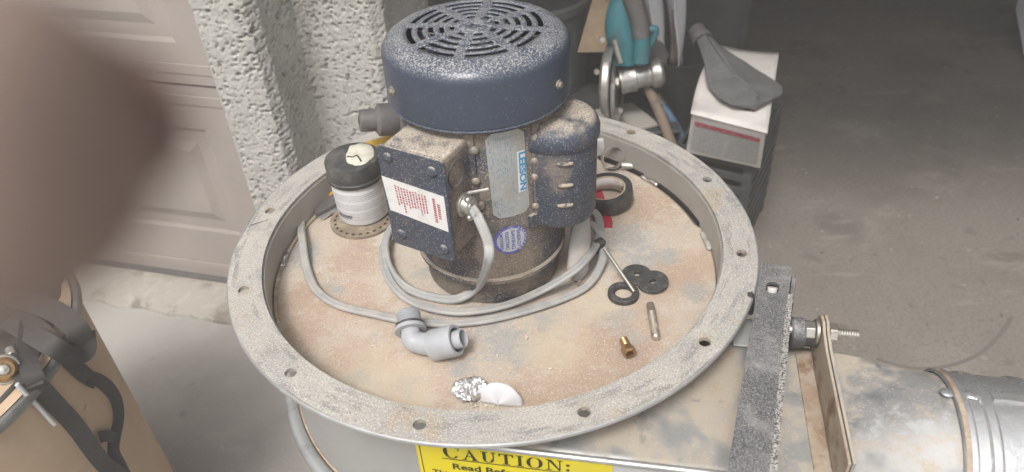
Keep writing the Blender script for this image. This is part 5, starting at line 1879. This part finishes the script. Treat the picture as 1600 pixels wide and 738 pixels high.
# bin with papers
BY = 1.20
bi0 = pxY(1070, 125, BY)
binx = thing('black_bin', 'round black bin holding rolled white papers behind the saw', 'bin', (bi0.x, BY + .1, FLZ))
bh_ = bi0.z + .055
obj('bin_wall', MB().lathe([(.085, FLZ), (.09, FLZ + .01), (.108, bh_ - .012), (.113, bh_ - .010), (.113, bh_), (.106, bh_), (.100, bh_ - .03), (.085, FLZ + .02), (.0001, FLZ + .02)], 48, V((bi0.x - .005, BY + .08, 0))), M_blk, binx, smooth=30)
labs = ['tall white paper sheet in the black bin, nearest the saw', 'rolled white paper in the black bin beside the dust bag neck']
for k, (xa, ya, xb, yb, wdt) in enumerate(((1043, 92, 1030, -14, .062), (1069, 94, 1068, -14, .080))):
    a_, b_ = pxY(xa, ya, BY + .06), pxY(xb, yb, BY + .09)
    dz = (b_ - a_).normalized()
    fr2 = frame(dz)
    g = MB()
    g.grid(lambda s, t: a_ + (b_ - a_) * (t * 1.15 - .1) + fr2[0] * (wdt * (s - .5) * 1.4 * (.75 + .35 * t)) + fr2[1] * (.02 * math.cos((s - .5) * 4.5) - .02 + .006 * math.sin(7 * s + 5 * t)), 14, 10)
    tag(obj('paper_sheet', g, M_paper, smooth=80, solid=.0012), labs[k], 'paper', 'papers in the bin')
g = MB()
a_, b_ = pxY(1056, 95, BY + .05), pxY(1056, 15, BY + .06)
tag(obj('paint_stirrer', MB().tube([a_, b_], [(-.009, -.002), (.009, -.002), (.009, .002), (-.009, .002)], up=V((0, -1, 0))), M_wood, smooth=0), 'flat brown wooden stick between the papers in the bin', 'stick')
# leaning stick and blue handle
tag(obj('wooden_stick', MB().tube(spline([pxY(1008, 128, 1.02), pxY(1030, 175, .96), pxY(1052, 232, .90)], 6), circ(.013, 12), up=V((0, -1, 0))), M_wood, smooth=50), 'weathered wooden stick leaning below the saw motor', 'stick')
bt = thing('blue_brush', 'blue handled brush leaning between the stick and the carton', 'brush', pxY(1055, 200, .98))
obj('brush_handle', MB().tube(spline([pxY(1034, 162, 1.02), pxY(1048, 184, 1.0), pxY(1062, 212, .98), pxY(1070, 235, .96)], 6), circ(.014, 12), up=V((0, -1, 0)), scale=[.5 + .7 * i / 18 for i in range(19)]), M_blue, bt, smooth=60)
obj('brush_ferrule', MB().cyl(pxY(1026, 148, 1.03), pxY(1036, 165, 1.02), .009, n=14), M_steel, bt, smooth=30)
# tall dark bin, cardboard sheet, black cabinet behind
tb = pxY(850, 120, 1.15)
tcan = thing('dark_trash_bin', 'tall dark grey round bin half hidden behind the motor', 'bin', (tb.x, 1.28, FLZ))
M_tb = mat('grey_green_plastic', (.10, .105, .10), .55, layers=[dict(color=(.14, .145, .14), scale=9, stretch=(4, 4, 1), lo=.5, hi=.66)])
obj('bin_wall', MB().lathe([(.10, FLZ), (.125, FLZ + .02), (.150, -.36), (.150, -.22), (.158, -.215), (.158, -.195), (.148, -.19), (.140, -.24), (.11, FLZ + .03), (.0001, FLZ + .03)], 56, V((tb.x - .02, 1.27, 0))), M_tb, tcan, smooth=40)
cA, cB, cC, cD_ = pxY(902, 82, 1.08), pxY(945, 82, 1.08), pxY(968, -24, 1.16), pxY(932, -24, 1.16)
nrm = (cB - cA).cross(cC - cA).normalized()
g = MB()
q = [cA, cB, cC, cD_]
g.add(q + [p + nrm * .006 for p in q], [(0, 1, 2, 3), (4, 5, 6, 7), (0, 1, 5, 4), (1, 2, 6, 5), (2, 3, 7, 6), (3, 0, 4, 7)])
tag(obj('cardboard_sheet', g, M_card, smooth=0), 'brown cardboard sheet leaning upright left of the teal saw', 'cardboard')
g = MB().grid(lambda s, t: pxY(893 + 22 * s, 8 + 40 * t, 1.42) + V((0, .01 * math.sin(6 * s), .0)), 8, 6)
tag(obj('plastic_bag', g, M_paper, smooth=80, solid=.002), 'crumpled pale plastic bag behind the cardboard sheet', 'bag')
cab = thing('black_cabinet', 'black cabinet standing at the back of the garage clutter', 'cabinet', (.42, 1.75, FLZ))
obj('cabinet_body', MB().box((.50, 1.70, (FLZ + .1) / 2), (.62, .30, .1 - FLZ)), M_blk, cab, smooth=0, bevel=.01)
for k in range(3):
    obj('cabinet_drawer', MB().box((.50, 1.545, -.66 + k * .25), (.56, .012, .22)), M_blk, cab, smooth=0, bevel=.003)
y_ = pxY(1014, 25, 1.40)
tag(obj('yellow_box', MB().box(y_ + V((0, .03, -.02)), (.06, .05, .05)), M_yellow, smooth=0, bevel=.003), 'small ochre box behind the white papers', 'box')
# pale white panel edge at the far right
wp = thing('white_appliance', 'edge of a white appliance at the upper right corner', 'appliance', px(1600, 60, FLZ))
q0, q1, q2 = px(1587, 16, FLZ + .10), px(1601, 88, FLZ + .02), px(1592, -8, FLZ + .22)
ex = V((.35, .1, 0))
g = MB()
g.add([q1, q0, q2, q2 + ex * 1.2, q0 + ex * 1.6, q1 + ex * 1.4], [(0, 1, 4, 5), (1, 2, 3, 4)])
obj('panel_skin', g, M_whitep, wp, smooth=20, solid=.006)
obj('panel_foot', MB().cyl(V((q1.x + .12, q1.y + .06, FLZ)), V((q1.x + .12, q1.y + .06, FLZ + .06)), .02, n=16), M_gtool, wp)

# ================================================================== THE PHOTOGRAPHER'S HAND
def cs(x, y, z):                                 # metres right / up / ahead of the lens
    return CP + RT * x + UP * y + FW * z


joints = dict(tp=(-.0190, .0042, .0365), tip=(-.0245, .0042, .0375), i1=(-.0390, .0040, .0395), i2=(-.064, .003, .0395), i3=(-.090, -.006, .029), k1=(-.116, -.014, .006),
              palm=(-.130, -.045, -.004), k2=(-.122, -.034, .004), m1=(-.098, -.036, .022), m2=(-.080, -.040, .012), m3=(-.083, -.040, -.006),
              k3=(-.125, -.055, .000), r1=(-.102, -.058, .018), r2=(-.085, -.061, .008), r3=(-.088, -.060, -.010),
              k4=(-.128, -.074, -.006), l1=(-.108, -.078, .010), l2=(-.094, -.080, .000), l3=(-.097, -.079, -.014),
              tb=(-.130, -.040, -.030), t1=(-.110, -.028, -.050), t2=(-.090, -.018, -.058), t3=(-.072, -.012, -.060),
              wr=(-.150, -.095, -.045), fa=(-.185, -.165, -.13), fb=(-.225, -.245, -.24))
rad = dict(tp=.0072, tip=.0098, i1=.0106, i2=.0104, i3=.0102, k1=.0115, palm=.018, k2=.0118, m1=.0092, m2=.0086, m3=.0078, k3=.0115, r1=.0088, r2=.0082, r3=.0074,
           k4=.0105, l1=.0078, l2=.0072, l3=.0066, tb=.0150, t1=.0115, t2=.0100, t3=.0085, wr=.024, fa=.032, fb=.038)
edges = [('tp', 'tip'), ('tip', 'i1'), ('i1', 'i2'), ('i2', 'i3'), ('i3', 'k1'), ('k1', 'palm'), ('palm', 'k2'), ('k2', 'm1'), ('m1', 'm2'), ('m2', 'm3'), ('palm', 'k3'), ('k3', 'r1'), ('r1', 'r2'), ('r2', 'r3'),
         ('palm', 'k4'), ('k4', 'l1'), ('l1', 'l2'), ('l2', 'l3'), ('palm', 'tb'), ('tb', 't1'), ('t1', 't2'), ('t2', 't3'), ('palm', 'wr'), ('wr', 'fa'), ('fa', 'fb')]
names = list(joints)
me = bpy.data.meshes.new('hand')
me.from_pydata([tuple(cs(*joints[n])) for n in names], [(names.index(a), names.index(b)) for a, b in edges], [])
hand = bpy.data.objects.new('hand', me)
COL.objects.link(hand)
me.materials.append(M_skin)
md = hand.modifiers.new('skin', 'SKIN')
md.use_smooth_shade = True
for i, n in enumerate(names):
    me.skin_vertices[0].data[i].radius = (rad[n], rad[n])
    me.skin_vertices[0].data[i].use_root = (n == 'palm')
md2 = hand.modifiers.new('subdivision', 'SUBSURF')
md2.levels = md2.render_levels = 2
tag(hand, 'blurred fingertip reaching in front of the lens at upper left', 'hand')
nc = cs(-.036, .0105, .0565)
f = (RT, (UP * .5 + FW * .85).normalized(), (UP * .85 - FW * .5).normalized())
nail = obj('fingernail', MB().lathe([(.0001, .0012), (.003, .001), (.0048, .0002)], 16, cs(-.0235, .0070, .0445), frame(UP * .35 + FW * .93)), M_nail, hand, smooth=60)
nail.matrix_parent_inverse = Matrix()

# ================================================================== HAZE ADDED FOR THE LENS VEIL
g = MB()
lo, hi = V((-7.5, -7.5, GZ - 1.0)), V((7.5, 9.5, 2.25))
g.box((lo + hi) / 2, tuple(hi - lo))
hzo = obj('haze', g, bpy.data.materials.new('lens_veil_haze'), smooth=0)
hzo['kind'] = 'stuff'
hzo['label'] = 'thin pale haze added as the lens veil'
hm = hzo.data.materials[0]
hm.use_nodes = True
hm.node_tree.nodes.remove(hm.node_tree.nodes['Principled BSDF'])
pv = hm.node_tree.nodes.new('ShaderNodeVolumePrincipled')
pv.inputs['Color'].default_value = (.95, .93, .9, 1)
pv.inputs['Density'].default_value = .056
hm.node_tree.links.new(pv.outputs[0], hm.node_tree.nodes['Material Output'].inputs['Volume'])
